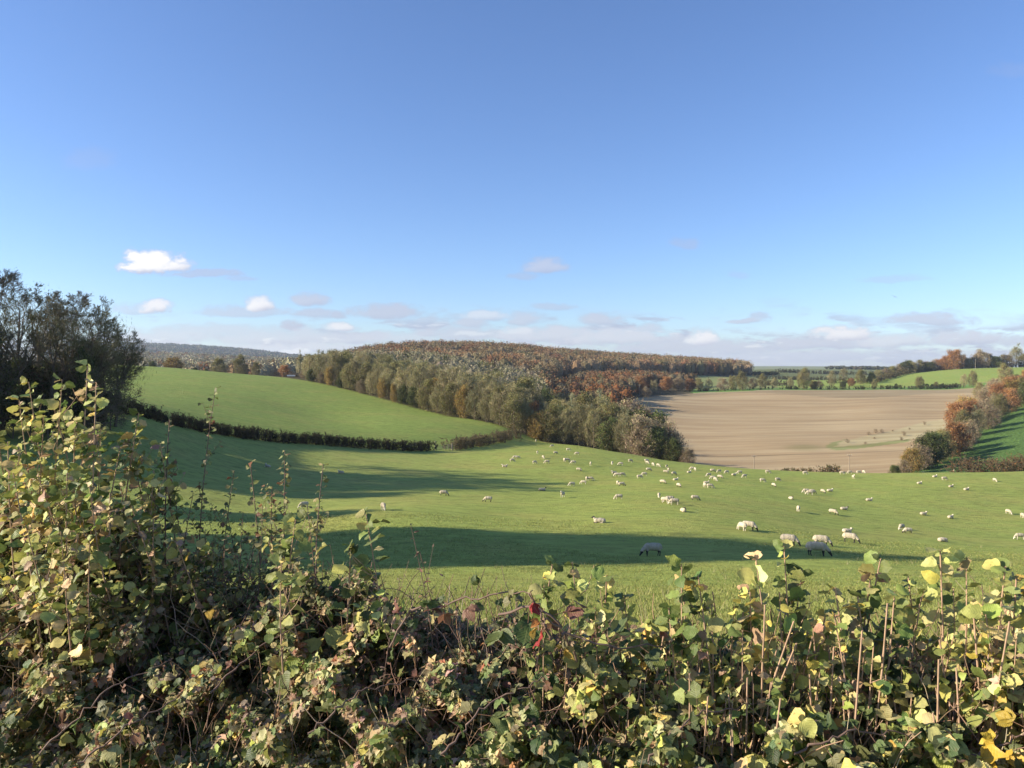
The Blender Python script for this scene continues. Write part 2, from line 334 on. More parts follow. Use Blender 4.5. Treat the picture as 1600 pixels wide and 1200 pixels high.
# drier yellow grass towards the upper left edge and the wood
d=sm(45,100,yf)*sm(950,500,uf)*sm(0,.02,1)*.45
colr=np.where((yf<Yedge(uf)+1)[:,None],colr*(1-d[:,None])+np.array((.25,.25,.085))*d[:,None],colr)
m1=(yf>=Yedge(uf)+.0)&(yf<Ytop(uf)+4)&(uf<845); colr[m1]=C_UP
mp_=(uf>975)&(uf<=urow(yf)+6)&(yf>=Yedge(uf))&(yf<Yplo(uf)+3); colr[mp_]=C_SOIL
mc=(uf>urow(yf)+6)&(yf>=Yedge(uf))&(yf<460); colr[mc]=C_CROP
mf=(uf>1080)&(yf>=Yplo(uf)+3)&(yf<770); colr[mf]=(.19,.20,.08)
mf2=mf&(uf>1215)&(yf>545); colr[mf2]=C_UP*1.1
mf3=mf&(yf<535)&(uf>1040); colr[mf3]=(.12,.20,.05)
fieldv=(yf>=770)&(uf>1165); colr[fieldv]=(.17,.19,.075)
strip=(yf>=1500)&(uf>1165); colr[strip]=(.24,.26,.12)
# grassy bank running into the ploughed field, with a green margin, and a green patch
def inpoly(px,py,poly):
    c=np.zeros(len(px),bool); n=len(poly)
    for i in range(n):
        x0,y0=poly[i];x1,y1=poly[(i+1)%n]
        c^=((y0>py)!=(y1>py))&(px<(x1-x0)*(py-y0)/(y1-y0+1e-9)+x0)
    return c
vis=mp_&(yf>225)
hd=vis&(vf<618+4*np.sin(uf*.02)); colr[hd]=C_SOIL*np.array((.80,.84,.86))
bank=[(1292,700),(1300,692),(1340,684),(1400,672),(1440,660),(1475,655),(1480,675),(1420,688),(1350,697),(1310,702)]
bk=vis&inpoly(uf,vf,bank); colr[bk]=C_DRY*1.05
mar=vis&inpoly(uf,vf,[(1290,700),(1297,692),(1325,685),(1310,692),(1306,698),(1345,695),(1420,686),(1420,690),(1350,700),(1310,704)]); colr[mar]=(.24,.245,.10)
pat=np.exp(-(((uf-1258)/30)**2+((vf-699)/5)**2)**1.5)[:,None]*.5; colr=np.where(vis[:,None],colr*(1-pat)+np.array((.17,.18,.07))*pat,colr)
pv=np.concatenate([X.ravel()[:,None],Y.ravel()[:,None],Z.ravel()[:,None]],1)
for r,(nm,mt) in enumerate([('pasture',M_grass),('hillside_meadow',M_grass),('ploughed_field',M_soil),('crop_field',M_crop),('far_meadow',M_grass),('wooded_hills',M_rough)]):
    f=FQ[reg==r]; u_,inv=np.unique(f,return_inverse=True)
    o=mk(nm,[(pv[u_],inv.reshape(-1,4),colr[u_])],mt,smooth=True); tag(o,kind='structure')
# ground behind and beside the camera
gx,gy=np.meshgrid(np.concatenate([np.linspace(-120,-24,30)[:-1],np.linspace(-24,24,97),np.linspace(24,120,30)[1:]]),np.concatenate([np.linspace(-80,0,20)[:-1],np.linspace(0,60,121)]))
gzz=gz(gx,np.maximum(gy,.8))-.05-.02*np.maximum(gy,0)
ii=np.arange(gx.size).reshape(gx.shape)
o=mk('verge',[(np.stack([gx.ravel(),gy.ravel(),gzz.ravel()],1),np.stack([ii[:-1,:-1],ii[:-1,1:],ii[1:,1:],ii[1:,:-1]],-1).reshape(-1,4),C_PAST[None]*.9)],M_grass,smooth=True); tag(o,kind='structure')
def G(x,y): return float(gz(np.array([x]),np.array([y]))[0])
def at(u,Yd): x=(u-800)/F*Yd; return (x,Yd,G(x,Yd))
YH=np.exp(np.linspace(np.log(10),np.log(7000),1500))
def hit(u,v,ymin=28):
    yy_=YH[YH>ymin]; vv_=V0-gz((u-800)/F*yy_,yy_)/yy_*F
    k=np.argmax(vv_<=v)
    if vv_[k]>v: k=np.argmin(vv_)
    if k>0:
        t=np.clip((vv_[k-1]-v)/max(vv_[k-1]-vv_[k],1e-6),0,1); Yd=yy_[k-1]+t*(yy_[k]-yy_[k-1])
    else: Yd=yy_[0]
    return at(u,Yd)

# ------------------------------------------------------------------ tree growth
def grow(rng,H,r0,specs,lean=.04,K0=8,crown_start=.2,wander=.05):
    """specs: (children per branch, length ratio, angle deg, upward pull, curl, K, start)"""
    t=np.linspace(0,1,K0+1); wob=np.cumsum(rng.normal(0,wander,(K0+1,2)),0)*H*.12; wob-=wob[0]
    P=np.stack([wob[:,0]+lean*H*t,wob[:,1],t*H*.93],-1)[None]; P[0,0,2]=-.4
    R=(r0*(1-t)**.8+.015)[None]; lv=[(P,R)]
    for (nc,lr,ang,up,curl,K,st) in specs:
        P,R=lv[-1]; n,K1,_=P.shape
        par=np.repeat(np.arange(n),nc); tt=rng.uniform(st,1,len(par))**.85
        tt=np.clip(tt,st,.985)*(K1-1); i=np.minimum(tt.astype(int),K1-2); fr=(tt-i)[:,None]
        base=P[par,i]*(1-fr)+P[par,i+1]*fr; D=nrm(P[par,i+1]-P[par,i])
        rb=R[par,i]*(1-fr[:,0])+R[par,i+1]*fr[:,0]
        L=np.linalg.norm(P[:,-1]-P[:,0],axis=-1)[par]
        shape=1.0-.55*(tt/(K1-1)-st)/(1-st+1e-9)
        L=L*lr*shape*rng.uniform(.7,1.25,len(par))
        a,b=frames(D); th=rng.uniform(0,2*np.pi,(len(par),1)); A=np.radians(ang*rng.uniform(.65,1.3,(len(par),1)))
        d=nrm(np.cos(A)*D+np.sin(A)*(np.cos(th)*a+np.sin(th)*b))
        pts=[base]; 
        for k in range(K):
            d=nrm(d+np.array([0,0,up])/K+rng.normal(0,curl/K**.5,d.shape)); pts.append(pts[-1]+d*(L/K)[:,None])
        pts=np.stack(pts,1); rr=np.clip(rb*.62,.006,None)[:,None]*np.linspace(1,.35,K+1)[None]
        lv.append((pts,rr))
    return lv
def tips(rng,lv,n,jit,levels=(-1,),t0=.2):
    out=[]
    for l in levels:
        P=lv[l][0]; i=rng.integers(0,len(P),n//len(levels)); k=rng.uniform(t0,1,len(i))*(P.shape[1]-1); j=np.minimum(k.astype(int),P.shape[1]-2); f=(k-j)[:,None]
        out.append(P[i,j]*(1-f)+P[i,j+1]*f)
    C=np.concatenate(out); return C+rng.normal(0,jit,C.shape)
def pick(rng,n,cols,wts,var=.18,clump=None):
    cols=np.array(cols);wts=np.array(wts,float)/sum(wts)
    c=cols[rng.choice(len(cols),n,p=wts)]
    return c*np.exp(rng.normal(0,var,(n,1)))*np.exp(rng.normal(0,var*.35,(n,3)))
PROTO={}
def make_proto(key,rng,H,r0,specs,twigcol,nleaf,leafs,lcols,lw,jit=.25,crown_levels=1,twigmin=.02,levels=(-1,),sides=3,lean=.03,K0=8,hull=0,hz=.56,hr=.30,hasp=.2,hs=2.0,name='tree',base=None,wander=.05):
    lv=grow(rng,H,r0,specs,lean,K0,wander=wander)
    nl=len(lv); trunkp=[];crownp=[]
    for i,(P,R) in enumerate(lv):
        R=np.maximum(R,twigmin if i>=nl-2 else twigmin*1.2)
        V,Fq=tubes(P,R,6 if i==0 else (4 if i==1 and nl>3 else sides))
        if i<nl-crown_levels: trunkp.append((V,Fq,np.array([[.5,.5,.5]])))
        else: crownp.append((V,Fq,np.array([twigcol])*np.exp(rng.normal(0,.12,(1,3))),1))
    if nleaf:
        C=tips(rng,lv,nleaf,jit,levels)
        if base: # skirt of foliage reaching the ground
            nb=int(nleaf*base); a=rng.uniform(0,2*np.pi,nb); r=np.sqrt(rng.uniform(.1,1,nb))*H*.26
            C=np.concatenate([C,np.stack([np.cos(a)*r,np.sin(a)*r,rng.uniform(.1,H*.4,nb)],1)])
        V,Fq=quads(C,leafs*rng.uniform(.6,1.3,len(C)),rng)
        # colour follows clumps of the crown
        ph=rng.uniform(0,6,3); cl=np.sin(C[:,0]*1.1+ph[0])*np.sin(C[:,1]*1.2+ph[1])*np.sin(C[:,2]*1.0+ph[2])
        cc=pick(rng,len(C),lcols,lw)*(1+.3*cl[:,None]); crownp.append((V,Fq,rep(cc,4),0))
    if hull:      # twig sprays filling the outline of the crown
        n=hull; d=nrm(rng.normal(size=(n,3))); a0=rng.uniform(0,6,4)
        lum=1+.16*np.sin(d[:,0]*4+a0[0])*np.sin(d[:,1]*4+a0[1])+.12*np.sin(d[:,2]*7+a0[2]+d[:,0]*5)+.05*np.sin(d[:,0]*13+a0[3])*np.sin(d[:,2]*15)
        r=rng.uniform(.45,1,n)**.45*lum; C=np.stack([d[:,0]*r*H*hr,d[:,1]*r*H*hr,H*hz+d[:,2]*r*H*(1-hz)*.97],1)
        low=C[:,2]<H*hz; C[low,2]=H*hz-(H*hz-C[low,2])*(hz/(1-hz))*.9; C=C[C[:,2]>.2]; n=len(C)
        up=nrm(C-np.array([0,0,H*.35]))*.7+np.array([0,0,.9])+rng.normal(0,.35,C.shape); up=nrm(up); sd=nrm(np.cross(up,rng.normal(size=(n,3))))
        L=leafs*hs*rng.uniform(.6,1.4,n)[:,None]; V=np.stack([C-up*L*.5,C+sd*L*hasp*.5,C+up*L*.5,C-sd*L*hasp*.5],1).reshape(-1,3)
        cl=np.sin(C[:,0]*1.3+a0[0])*np.sin(C[:,1]*1.4+a0[1])*np.sin(C[:,2]*1.2+a0[2])
        cc=pick(rng,n,[twigcol]*2+list(lcols),[sum(lw)*.4,sum(lw)*.3]+list(lw))*(1+.25*cl[:,None]); crownp.append((V,np.arange(n*4).reshape(-1,4),rep(cc,4),0))
    root=empty(name,(0,0,-500))
    t=mk('trunk',trunkp,M_bark,root); c=mk('crown',crownp,[M_leaf,M_twig],root)
    PROTO[key]=(root,H,[False]); return root
rt=np.random.default_rng(11)
GREY=(.33,.29,.18); OLV=[(.24,.225,.085),(.30,.26,.12),(.19,.185,.065),(.35,.29,.15)]
RUST=[(.36,.16,.06),(.42,.22,.08),(.28,.15,.08),(.34,.23,.12)]
GOLD=[(.42,.29,.08),(.32,.25,.08),(.36,.19,.06),(.22,.19,.07)]
GRN=[(.085,.11,.035),(.12,.14,.045),(.16,.17,.06),(.06,.08,.027)]
BRN=[(.29,.22,.145),(.34,.265,.165),(.23,.18,.11),(.25,.23,.10)]
up3=[(13,.46,38,.35,.12,4,.14),(9,.50,40,.35,.2,3,.2),(8,.60,38,.3,.25,2,.15)]
for k in range(4):
    make_proto(('bare',k),rt,13,.20,up3,GREY,2600,.20,OLV,[4,3,2,3],.45,2,.034,name='ash_tree',base=.08,hull=4200,hr=.28,hs=3.6,hasp=.09)
for k in range(3):
    make_proto(('olive',k),rt,12,.22,[(13,.44,48,.3,.12,4,.12),(9,.5,45,.2,.2,3,.2),(7,.55,45,.1,.25,2,.15)],(.20,.16,.10),5200,.30,OLV+[(.22,.21,.07)],[4,3,3,1,3],.6,2,.03,name='field_maple_tree',base=.10,hull=4000,hr=.33,hs=1.5,hasp=.3,hz=.5)
for k in range(2):
    make_proto(('rust',k),rt,11,.24,[(14,.46,58,.25,.12,4,.10),(9,.5,50,.1,.2,3,.2),(7,.5,50,0,.25,2,.15)],(.20,.13,.08),6500,.32,RUST,[3,3,2,2],.6,2,.03,name='beech_tree',base=.12,hull=3500,hr=.38,hs=1.1,hasp=.7,hz=.48)
    make_proto(('gold',k),rt,9,.2,[(13,.46,52,.25,.12,4,.08),(9,.5,50,.1,.2,3,.2),(6,.5,50,0,.25,2,.15)],(.20,.15,.08),5200,.28,GOLD,[3,3,2,2],.5,2,.03,name='hazel_tree',base=.12,hull=3000,hr=.38,hs=1.1,hasp=.6,hz=.48)
    make_proto(('green',k),rt,11,.25,[(14,.44,55,.25,.12,4,.08),(9,.5,50,.1,.2,3,.2),(6,.5,50,0,.25,2,.15)],(.12,.10,.06),7500,.32,GRN,[3,3,2,2],.6,2,.03,name='holly_tree',base=.14,hull=4500,hr=.36,hs=1.1,hasp=.7,hz=.46)
    make_proto(('brown',k),rt,9.5,.2,[(15,.46,56,.3,.12,4,.06),(10,.52,48,.2,.2,3,.15),(8,.55,45,.1,.25,2,.15)],(.23,.17,.12),5200,.24,BRN,[3,3,2,2],.55,2,.03,name='hawthorn_tree',base=.14,hull=3800,hr=.42,hs=1.6,hasp=.3,hz=.46)
make_proto(('ivy',0),rt,14,.35,[(13,.30,55,.4,.12,4,.1),(8,.45,50,.2,.2,3,.2),(7,.5,50,0,.25,2,.15)],(.07,.06,.04),5200,.36,GRN,[4,3,1,4],.5,2,.03,name='ivy_clad_tree',base=.06)
for k in range(3):
    make_proto(('copse',k),rt,17,.28,[(13,.52,40,.45,.10,6,.2),(9,.50,40,.35,.18,4,.2),(8,.50,38,.25,.22,3,.15),(7,.62,38,.15,.25,2,.15)],(.17,.14,.10),[900,1300,600][k],.13,[(.08,.10,.035),(.11,.12,.045),(.14,.12,.06)],[3,3,2],.25,2,.013,levels=(-1,),K0=10,hull=1300,hr=.31,hs=4.2,hasp=.07,hz=.58,name='alder_tree',wander=.09)
make_proto(('copsewide',0),rt,11,.22,[(16,.56,70,.25,.10,6,.15),(9,.50,50,.15,.18,4,.2),(8,.50,48,.05,.22,3,.15),(6,.55,45,-.05,.25,2,.15)],(.16,.13,.09),4500,.14,[(.08,.10,.03),(.11,.12,.045)],[3,3],.3,2,.012,levels=(-1,-2),K0=10,name='elder_tree')
make_proto(('bankshrub',0),rt,2.4,.04,[(16,.7,50,.3,.12,3,.02),(9,.5,45,.1,.2,2,.15)],(.30,.22,.15),900,.13,[(.30,.23,.14),(.22,.18,.10)],[3,2],.2,1,.014,name='thorn_bush')
make_proto(('shrub',0),rt,3.2,.06,[(16,.7,45,.3,.12,3,.02),(9,.5,45,.1,.2,2,.15),(6,.5,45,.1,.2,2,.15)],(.11,.085,.06),2600,.17,[(.07,.08,.03),(.12,.09,.05),(.05,.055,.02)],[3,2,3],.15,2,.012,name='hawthorn_bush')
make_proto(('bramble',0),rt,2.2,.04,[(20,.85,60,.1,.2,3,.02),(9,.5,55,.0,.2,2,.15)],(.20,.13,.09),2200,.2,[(.24,.15,.08),(.17,.14,.06),(.28,.12,.05),(.12,.12,.045)],[3,3,1,2],.2,1,.014,name='bramble_bush')
def plant(key,loc,h,label,cat='tree',group=None,w=None,name=None,rng=rt,sink=.25):
    root,H,used=PROTO[key]
    o=copy_tree(root); used[0]=True
    if name: o.name=name
    s=h/H; ws=s if w is None else w
    o.location=(loc[0],loc[1],loc[2]-sink); o.scale=(ws,ws*rng.uniform(.92,1.08),s); o.rotation_euler=(0,0,rng.uniform(0,6.28))
    return tag(o,label,cat,group)
ORD=['first','second','third','fourth','fifth','sixth','seventh','eighth','ninth','tenth','eleventh','twelfth','thirteenth','fourteenth','fifteenth','sixteenth','seventeenth','eighteenth','nineteenth','twentieth','twenty-first','twenty-second','twenty-third','twenty-fourth','twenty-fifth','twenty-sixth','twenty-seventh','twenty-eighth','twenty-ninth','thirtieth','thirty-first','thirty-second','thirty-third','thirty-fourth','thirty-fifth','thirty-sixth','thirty-seventh','thirty-eighth','thirty-ninth','fortieth']
LOOK={'bare':'bare twiggy grey-brown tree','olive':'olive green tree','rust':'rust orange tree','gold':'golden yellow tree','green':'dark green leafy tree','brown':'dense brown thorn tree','ivy':'dark ivy-clad tree'}
def variant(kind,rng): 
    ks=[k for k in PROTO if k[0]==kind]; return ks[rng.integers(len(ks))]
# ---- copse at the left: trees against the sky
CPS=[(2,86,19.2,0,'tallest alder at the far left edge, twigs fanning against the sky'),(30,96,18.8,1,'slim bare alder just right of the tallest one at the left edge'),(76,88,17.2,2,'greener rounded alder crown, first gap in the copse on its left'),(108,95,17.0,0,'thin-twigged alder right of the greener rounded crown'),
(136,90,16.0,1,'bare alder with upswept limbs near the right of the copse'),(163,97,16.6,2,'lower alder stepping down at the right side of the copse'),(180,95,13.4,1,'lowest alder, at the right end of the copse above the elder'),(56,104,17.2,1,'alder standing behind the rounded crown in the left copse'),(-40,84,18.5,2,'alder cut by the left edge of the picture, low trunk hidden')]
ALD='alder trees of the left copse'
for i,(u,Yd,h,k,lb) in enumerate(CPS): plant(('copse',k),at(u,Yd),h*.86,lb,group=ALD,w=h/17*1.05)
for u,Yd,h,lb in [(162,93,10.5,'broad drooping elder with fine twigs, rightmost tree of the left copse'),(150,86,8.5,'low spreading elder below the bare alders of the left copse')]:
    plant(('copsewide',0),at(u,Yd),h,lb,group='elder trees of the left copse')
for u,Yd,h,w,lb in [(134,88,11,.6,'narrow black-green ivy-clad trunk in the middle right of the left copse'),(22,90,8.5,.9,'dark ivy-clad tree low at the far left of the copse'),(80,98,7.5,.9,'dark ivy-clad tree low between the two alder groups')]:
    plant(('ivy',0),at(u,Yd),h,lb,group='ivy-clad trees of the left copse',w=w*h/14)
for i,(u,Yd,h) in enumerate([(-10,82,4.5),(20,84,4.2),(48,86,4.6),(75,84,4.0),(100,86,4.5),(125,88,4.4),(150,90,4.6),(172,93,4.0),(10,94,6.5),(42,96,6.0),(66,92,6.5),(95,93,5.6),(115,98,6.2)]):
    plant(('shrub',0),at(u,Yd),h,'dark hawthorn bush, %s from the left in the %s under the left copse'%(ORD[i if i<8 else i-8],'front line' if i<8 else 'back line'),'bush','bushes under the left copse')
# trees off to the left whose shadows lie on the pasture
for i,(x,Yd,h,w) in enumerate([(-42,37.5,20.5,1.1),(-46,41,19.5,1.1),(-54,37,22.5,1.2),(-60,41.5,21.5,1.2),(-68,37.5,22,1.2),(-50,57,11,1.0),(-58,58,12,1.0),(-63,76,14,1.2),(-72,81,15,1.2),(-74,73,14,1.2),(-62,86,13,1.1)]):
    plant(('green',i%2),(x,Yd,G(x,Yd)),h,'dark leafy tree beyond the left edge, %s of eleven, shading the pasture'%ORD[i],group='trees beyond the left edge',w=h/11*.62*w)
# ---- hillside wood A along the top of the meadow
rw=np.random.default_rng(21)
def edgeA(u): return Ytop(u)
rowdesc=['front row','second row','third row','fourth row','fifth row','sixth row','back row']
allpos=[]
offs=[3,10,19,30,43,58,76]; 
for r,of in enumerate(offs):
    pts=[]
    u=[486,484,482,488,496,505,515][r]; umax=[846,850,846,840,836,836,840][r]
    while u<umax:
        Yd=float(edgeA(min(u,800)))+of*(.55+.45*min(1,(880-u)/150))+rw.uniform(-1.5,1.5); pts.append((u,Yd)); u+=F/Yd*([3.9,4.6,5.2,6.2,7.2,8.2,9.5][r])*rw.uniform(.75,1.25)
    for i,(u,Yd) in enumerate(pts):
        x,_,_z=at(u,Yd)
        p=rw.random()
        if r==0: kind='brown' if p<.28 else 'olive' if p<.55 else 'bare' if p<.8 else 'green' if p<.93 else 'gold'
        else: kind='bare' if p<.62 else 'olive' if p<.90 else 'gold' if p<.93 else 'rust' if p<.94 else 'green'
        if r==0 and 595<u<625: kind='gold'
        if r==0 and 712<u<735: kind='gold'
        if r==1 and 524<u<540: kind='ivy'
        h={'bare':13.5,'olive':12.5,'rust':10.5,'gold':10,'green':9,'brown':7.5,'ivy':13}[kind]*rw.uniform(.84,1.14)*.90
        if r==0: h*=.74
        if r==0 and 712<u<735: h=9.5
        if u<510: h*=.85
        plant(variant(kind,rw),(x,Yd,G(x,Yd)),h,'%s, %s from left, %s of the hillside wood'%(LOOK[kind],ORD[min(i,39)],rowdesc[r]),group='trees of the hillside wood',w=h/12*(1.05 if kind=='bare' else .85 if kind in('rust','gold') else 1.15),rng=rw)
# ---- wood B on the corner of the pasture
edB=lin([(800,203),(838,199),(900,195),(1000,183),(1090,176),(1110,176)])
rowB=['front row','second row','third row','back row']
for r,of in enumerate([2.5,8,15,24]):
    u=[838,850,858,868][r]; umax=[1082,1070,1052,1030][r]; i=0
    while u<umax:
        Yd=float(edB(u))+of+rw.uniform(-1,1); p=rw.random()
        kind='brown' if (u>985 and p<.8) or p<.18 else ('bare' if p<.62 else 'olive' if p<.88 else 'green')
        if 1005<u<1040 and r in(2,): kind='green'
        if r==0 and u<850: kind='gold'
        top=np.interp(u,[838,880,940,1000,1040,1070,1090],[622,616,620,636,655,680,702])
        zt=-(top+rw.uniform(-8,10)-V0)/F*Yd; x,_,z0=at(u,Yd); h=(zt-z0)*[.70,.86,.95,.98][r]
        h=float(np.clip(h,3.5,17))
        if kind=='green' and r==2: h*=1.04
        key=variant(kind,rw)
        plant(key,(x,Yd,z0),h,'%s, %s from left, %s of the corner wood'%(LOOK[kind],ORD[i],rowB[r]),group='trees of the corner wood',w=h/PROTO[key][1]*(1.0 if kind=='bare' else 1.12),rng=rw)
        u+=F/Yd*[4.0,4.6,5.2,6.5][r]*rw.uniform(.8,1.2); i+=1
for i,(u,Yd,h,k) in enumerate([(838,200,6.5,'gold'),(800,207,6.5,'olive'),(818,205,8,'bare'),(806,215,12,'green'),(820,225,14,'olive'),(835,230,13,'bare'),(850,236,12.5,'green'),(868,240,12,'bare')]):
    key=variant(k,rw); plant(key,at(u,Yd),h,'%s, %s from the left where the two woods meet'%(LOOK[k],ORD[i]),group='trees where the woods meet',w=h/PROTO[key][1])
# ---- autumn tree row between ploughed field and crop
ROW=[(1398,206,4.2,'green'),(1412,210,5.0,'brown'),(1424,214,8.0,'gold'),(1436,222,9.0,'brown'),(1449,226,12.5,'green'),(1462,236,12.0,'green'),(1474,243,11,'olive'),(1488,252,13.5,'rust'),(1502,262,11,'brown'),(1474,262,9,'brown'),(1492,275,9,'olive'),(1515,276,10,'brown'),(1506,292,12,'olive'),(1528,292,12.5,'bare'),(1544,305,11,'brown'),(1498,318,14,'rust'),(1520,322,13.5,'rust'),
(1540,328,12,'brown'),(1512,345,14,'gold'),(1562,335,12,'olive'),(1556,352,12,'bare'),(1578,352,12,'rust'),(1536,372,13,'brown'),(1560,382,14,'rust'),(1584,378,14,'gold'),(1604,370,13,'green'),(1600,392,13,'olive'),(1624,392,14,'brown'),(1580,410,14,'rust'),(1556,420,13,'brown'),(1604,425,15,'rust'),(1630,430,15,'bare'),(1530,430,11,'olive')]
for i,(u,Yd,h,k) in enumerate(ROW):
    key=variant(k,rw); h*=.84; plant(key,at(u,Yd),h,'%s, %s up the row beside the green crop'%(LOOK[k],ORD[i]),group='trees of the dividing row',w=h/PROTO[key][1]*1.15,rng=rw)
# ---- scattered trees of the far fields: u, depth, height, width factor, kind, label
FT=[(270,385,8.5,1.6,'gold','orange-topped round tree on the skyline of the left meadow'),(238,380,5,1,'green','small dark tree left of the orange-topped one on the meadow skyline'),(304,372,3.2,1.3,'green','low dark bush on the meadow skyline, left of three field trees'),(322,372,3,1.3,'green','low dark bush beside the first of the three field trees'),
(343,385,9.5,1.2,'olive','leftmost of three olive field trees above the left meadow'),(375,380,11.5,.95,'olive','tallest, middle one of three olive field trees above the left meadow'),(399,372,7.5,1.0,'olive','smallest, right one of three olive field trees above the left meadow'),
(446,350,5.5,1.4,'rust','red-leaved low tree behind the top fence of the left meadow'),(468,342,11,.55,'bare','thin bare tree standing alone left of the hillside wood'),(484,330,9.5,1.0,'olive','olive tree beside the thin bare one at the wood end'),(474,328,3.5,1.3,'brown','brown thorn bush at the left foot of the hillside wood'),(492,312,4,1.3,'brown','brown thorn bush hugging the wood corner above the meadow'),(500,325,10,1,'gold','yellowish tree at the left end of the hillside wood'),
(1160,510,12,1.1,'olive','olive round tree above the ploughed field, left part of its top edge'),(1192,540,10,1.0,'olive','grey-green tree beside the round one above the ploughed field'),(1130,520,8,1.4,'brown','brown round tree by the left end of the field-top hedge'),(1108,525,8,1.3,'bare','pale bare tree at the left end of the field-top hedge'),
(1255,515,13.5,1.0,'olive','tall olive tree on the field-top hedge, centre of the far meadows'),(1235,540,7.5,1.2,'bare','pale bushy tree left of the tall olive tree on the hedge'),(1272,520,6,1.3,'gold','low yellowish tree right of the tall olive tree on the hedge'),
(1366,517,6.5,.9,'olive','single round tree in front of the light green far meadow'),(1400,516,3.6,1,'green','small dark bush right of the single round tree'),(1437,514,8,1.2,'olive','spreading tree in front of the far meadow, right centre'),(1462,513,4.5,1.2,'olive','small bush right of the spreading tree'),
(1506,512,9,1.0,'bare','thin-leaved tree, left one of the pair at the meadow end'),(1520,510,10.5,.9,'olive','taller one of the pair at the meadow end'),
(1572,480,14,1.0,'olive','big olive tree at the top right above the autumn row'),(1552,488,6,1.4,'brown','dark thorn tree left of the big olive tree, top right'),(1590,470,8,1.2,'green','dark tree at right edge above the autumn row'),
(1300,640,10,1.3,'bare','bare rounded tree, left end of the far hedge row'),(1318,650,12,1.1,'bare','second bare rounded tree on the far hedge row'),(1345,600,11,1.2,'olive','olive tree where the far hedge row bends down'),(1362,600,9,1.0,'green','dark tree right of the bend in the far hedge row'),(1330,580,6,1.3,'rust','low rusty tree under the far hedge row'),(1300,575,7,1.3,'bare','low bare tree under the far hedge row'),(1280,575,5,1.5,'brown','low brown bush left under the far hedge row'),(1317,560,5,1.3,'green','low dark bush below the far hedge row')]
for u,Yd,h,wf,k,lb in FT:
    key=variant(k,rw); plant(key,at(u,Yd),h,lb,'tree' if h>4.6 else 'bush','scattered field trees',w=h/PROTO[key][1]*wf,rng=rw)
SKYL=[(1372,7,'olive'),(1383,8,'brown'),(1394,9,'olive'),(1405,10,'brown'),(1414,13,'green'),(1424,12,'olive'),(1434,12,'olive'),(1443,11,'gold'),(1452,10,'green'),(1461,11,'brown'),(1470,11,'rust'),(1480,14,'rust'),(1492,18,'rust'),(1504,14,'brown'),(1514,10,'olive'),(1523,13,'brown'),(1533,18,'brown'),(1544,14,'brown'),(1554,12,'green'),(1564,12,'olive'),(1574,12,'brown'),(1588,21,'bare'),(1600,13,'olive'),(1611,14,'green'),(1625,14,'rust'),(1640,14,'rust')]
for i,(u,h,k) in enumerate(SKYL):
    key=variant(k,rw); Yd=722+rw.uniform(-6,8); 
    if u<1420: Yd=705
    plant(key,at(u,Yd),h,'%s, %s from left on the right-hand skyline'%(LOOK[k],ORD[i]),group='trees on the right skyline',w=max(h,9)/PROTO[key][1]*(1.5 if h<14 else 1.2),rng=rw,sink=1)
for i,(u,Yd,h,k) in enumerate([(1040,505,9,'rust'),(1060,510,9.5,'brown'),(1022,480,8,'bare'),(1078,515,8,'rust'),(1092,522,8,'olive'),(1000,470,10,'rust'),(985,465,8,'olive'),(972,450,7.5,'brown'),(1010,450,6,'brown'),(1145,535,9,'olive'),(1210,545,7,'bare'),(1175,530,7,'brown')]):
    key=variant(k,rw); plant(key,at(u,Yd),h,'%s, %s in the line behind the ploughed field'%(LOOK[k],ORD[i]),group='trees behind the ploughed field',w=h/PROTO[key][1]*1.35,rng=rw)
# ---- hedges: path of (u, depth), height
def hedge(name,path,h,wd,label,lcols,lw,dens=5,leafs=.14,twc=(.09,.07,.05),nl=220,gap=0,cat='hedge',twr=.012,ground=0):
    rng=np.random.default_rng(int(abs(path[0][0]))+int(h*10)); P=[at(u,y) for u,y in path]
    xy=np.array([[p[0],p[1]] for p in P]); seg=np.linalg.norm(np.diff(xy,axis=0),axis=1); cs=np.concatenate([[0],np.cumsum(seg)])
    n=int(cs[-1]*dens); t=np.sort(rng.uniform(0,cs[-1],n)); bx=np.interp(t,cs,xy[:,0]); by=np.interp(t,cs,xy[:,1])
    bx+=rng.normal(0,wd*.3,n); by+=rng.normal(0,wd*.3,n); bz=gz(bx,by)-.1
    hh=h*(.88+.10*np.sin(t*.9)*np.sin(t*.37+1)+rng.uniform(-.15,.12,n)); K=3
    base=np.stack([bx,by,bz],1); D=nrm(np.stack([rng.normal(0,.22,n),rng.normal(0,.22,n),np.ones(n)],1))
    pts=base[:,None]+D[:,None]*hh[:,None,None]*np.linspace(0,1,K+1)[None,:,None]; pts[:,1:]+=rng.normal(0,.06,pts[:,1:].shape)
    st=tubes(pts,np.full((n,K+1),twr*2)*np.linspace(1,.4,K+1),3)
    n=int(n); m=n*9; pa=rng.integers(0,n,m); tt=rng.uniform(.05,1,m); b=base[pa]+D[pa]*(hh[pa]*tt)[:,None]; d=nrm(rng.normal(size=(m,3))+np.array([0,0,.5])); L=rng.uniform(.2,.55,m)*wd*.6
    tp=np.stack([b,b+d*L[:,None]],1); tw=tubes(tp,np.full((m,2),twr),3)
    q=int(n*nl/dens); pa=rng.integers(0,m,q); C=b[pa]+d[pa]*(L[pa]*rng.uniform(.2,1.1,q))[:,None]+rng.normal(0,.08,(q,3))
    V,Fq=quads(C,leafs*rng.uniform(.6,1.3,q),rng); cc=pick(rng,q,lcols,lw)
    r=empty(name,P[0],0,label,cat)
    off=np.array(P[0])
    mk('stems',[(st[0]-off,st[1],np.array([twc])),(tw[0]-off,tw[1],np.array([twc]))],M_twig,r)
    mk('foliage',[(V-off,Fq,rep(cc,4))],M_leaf,r); return r
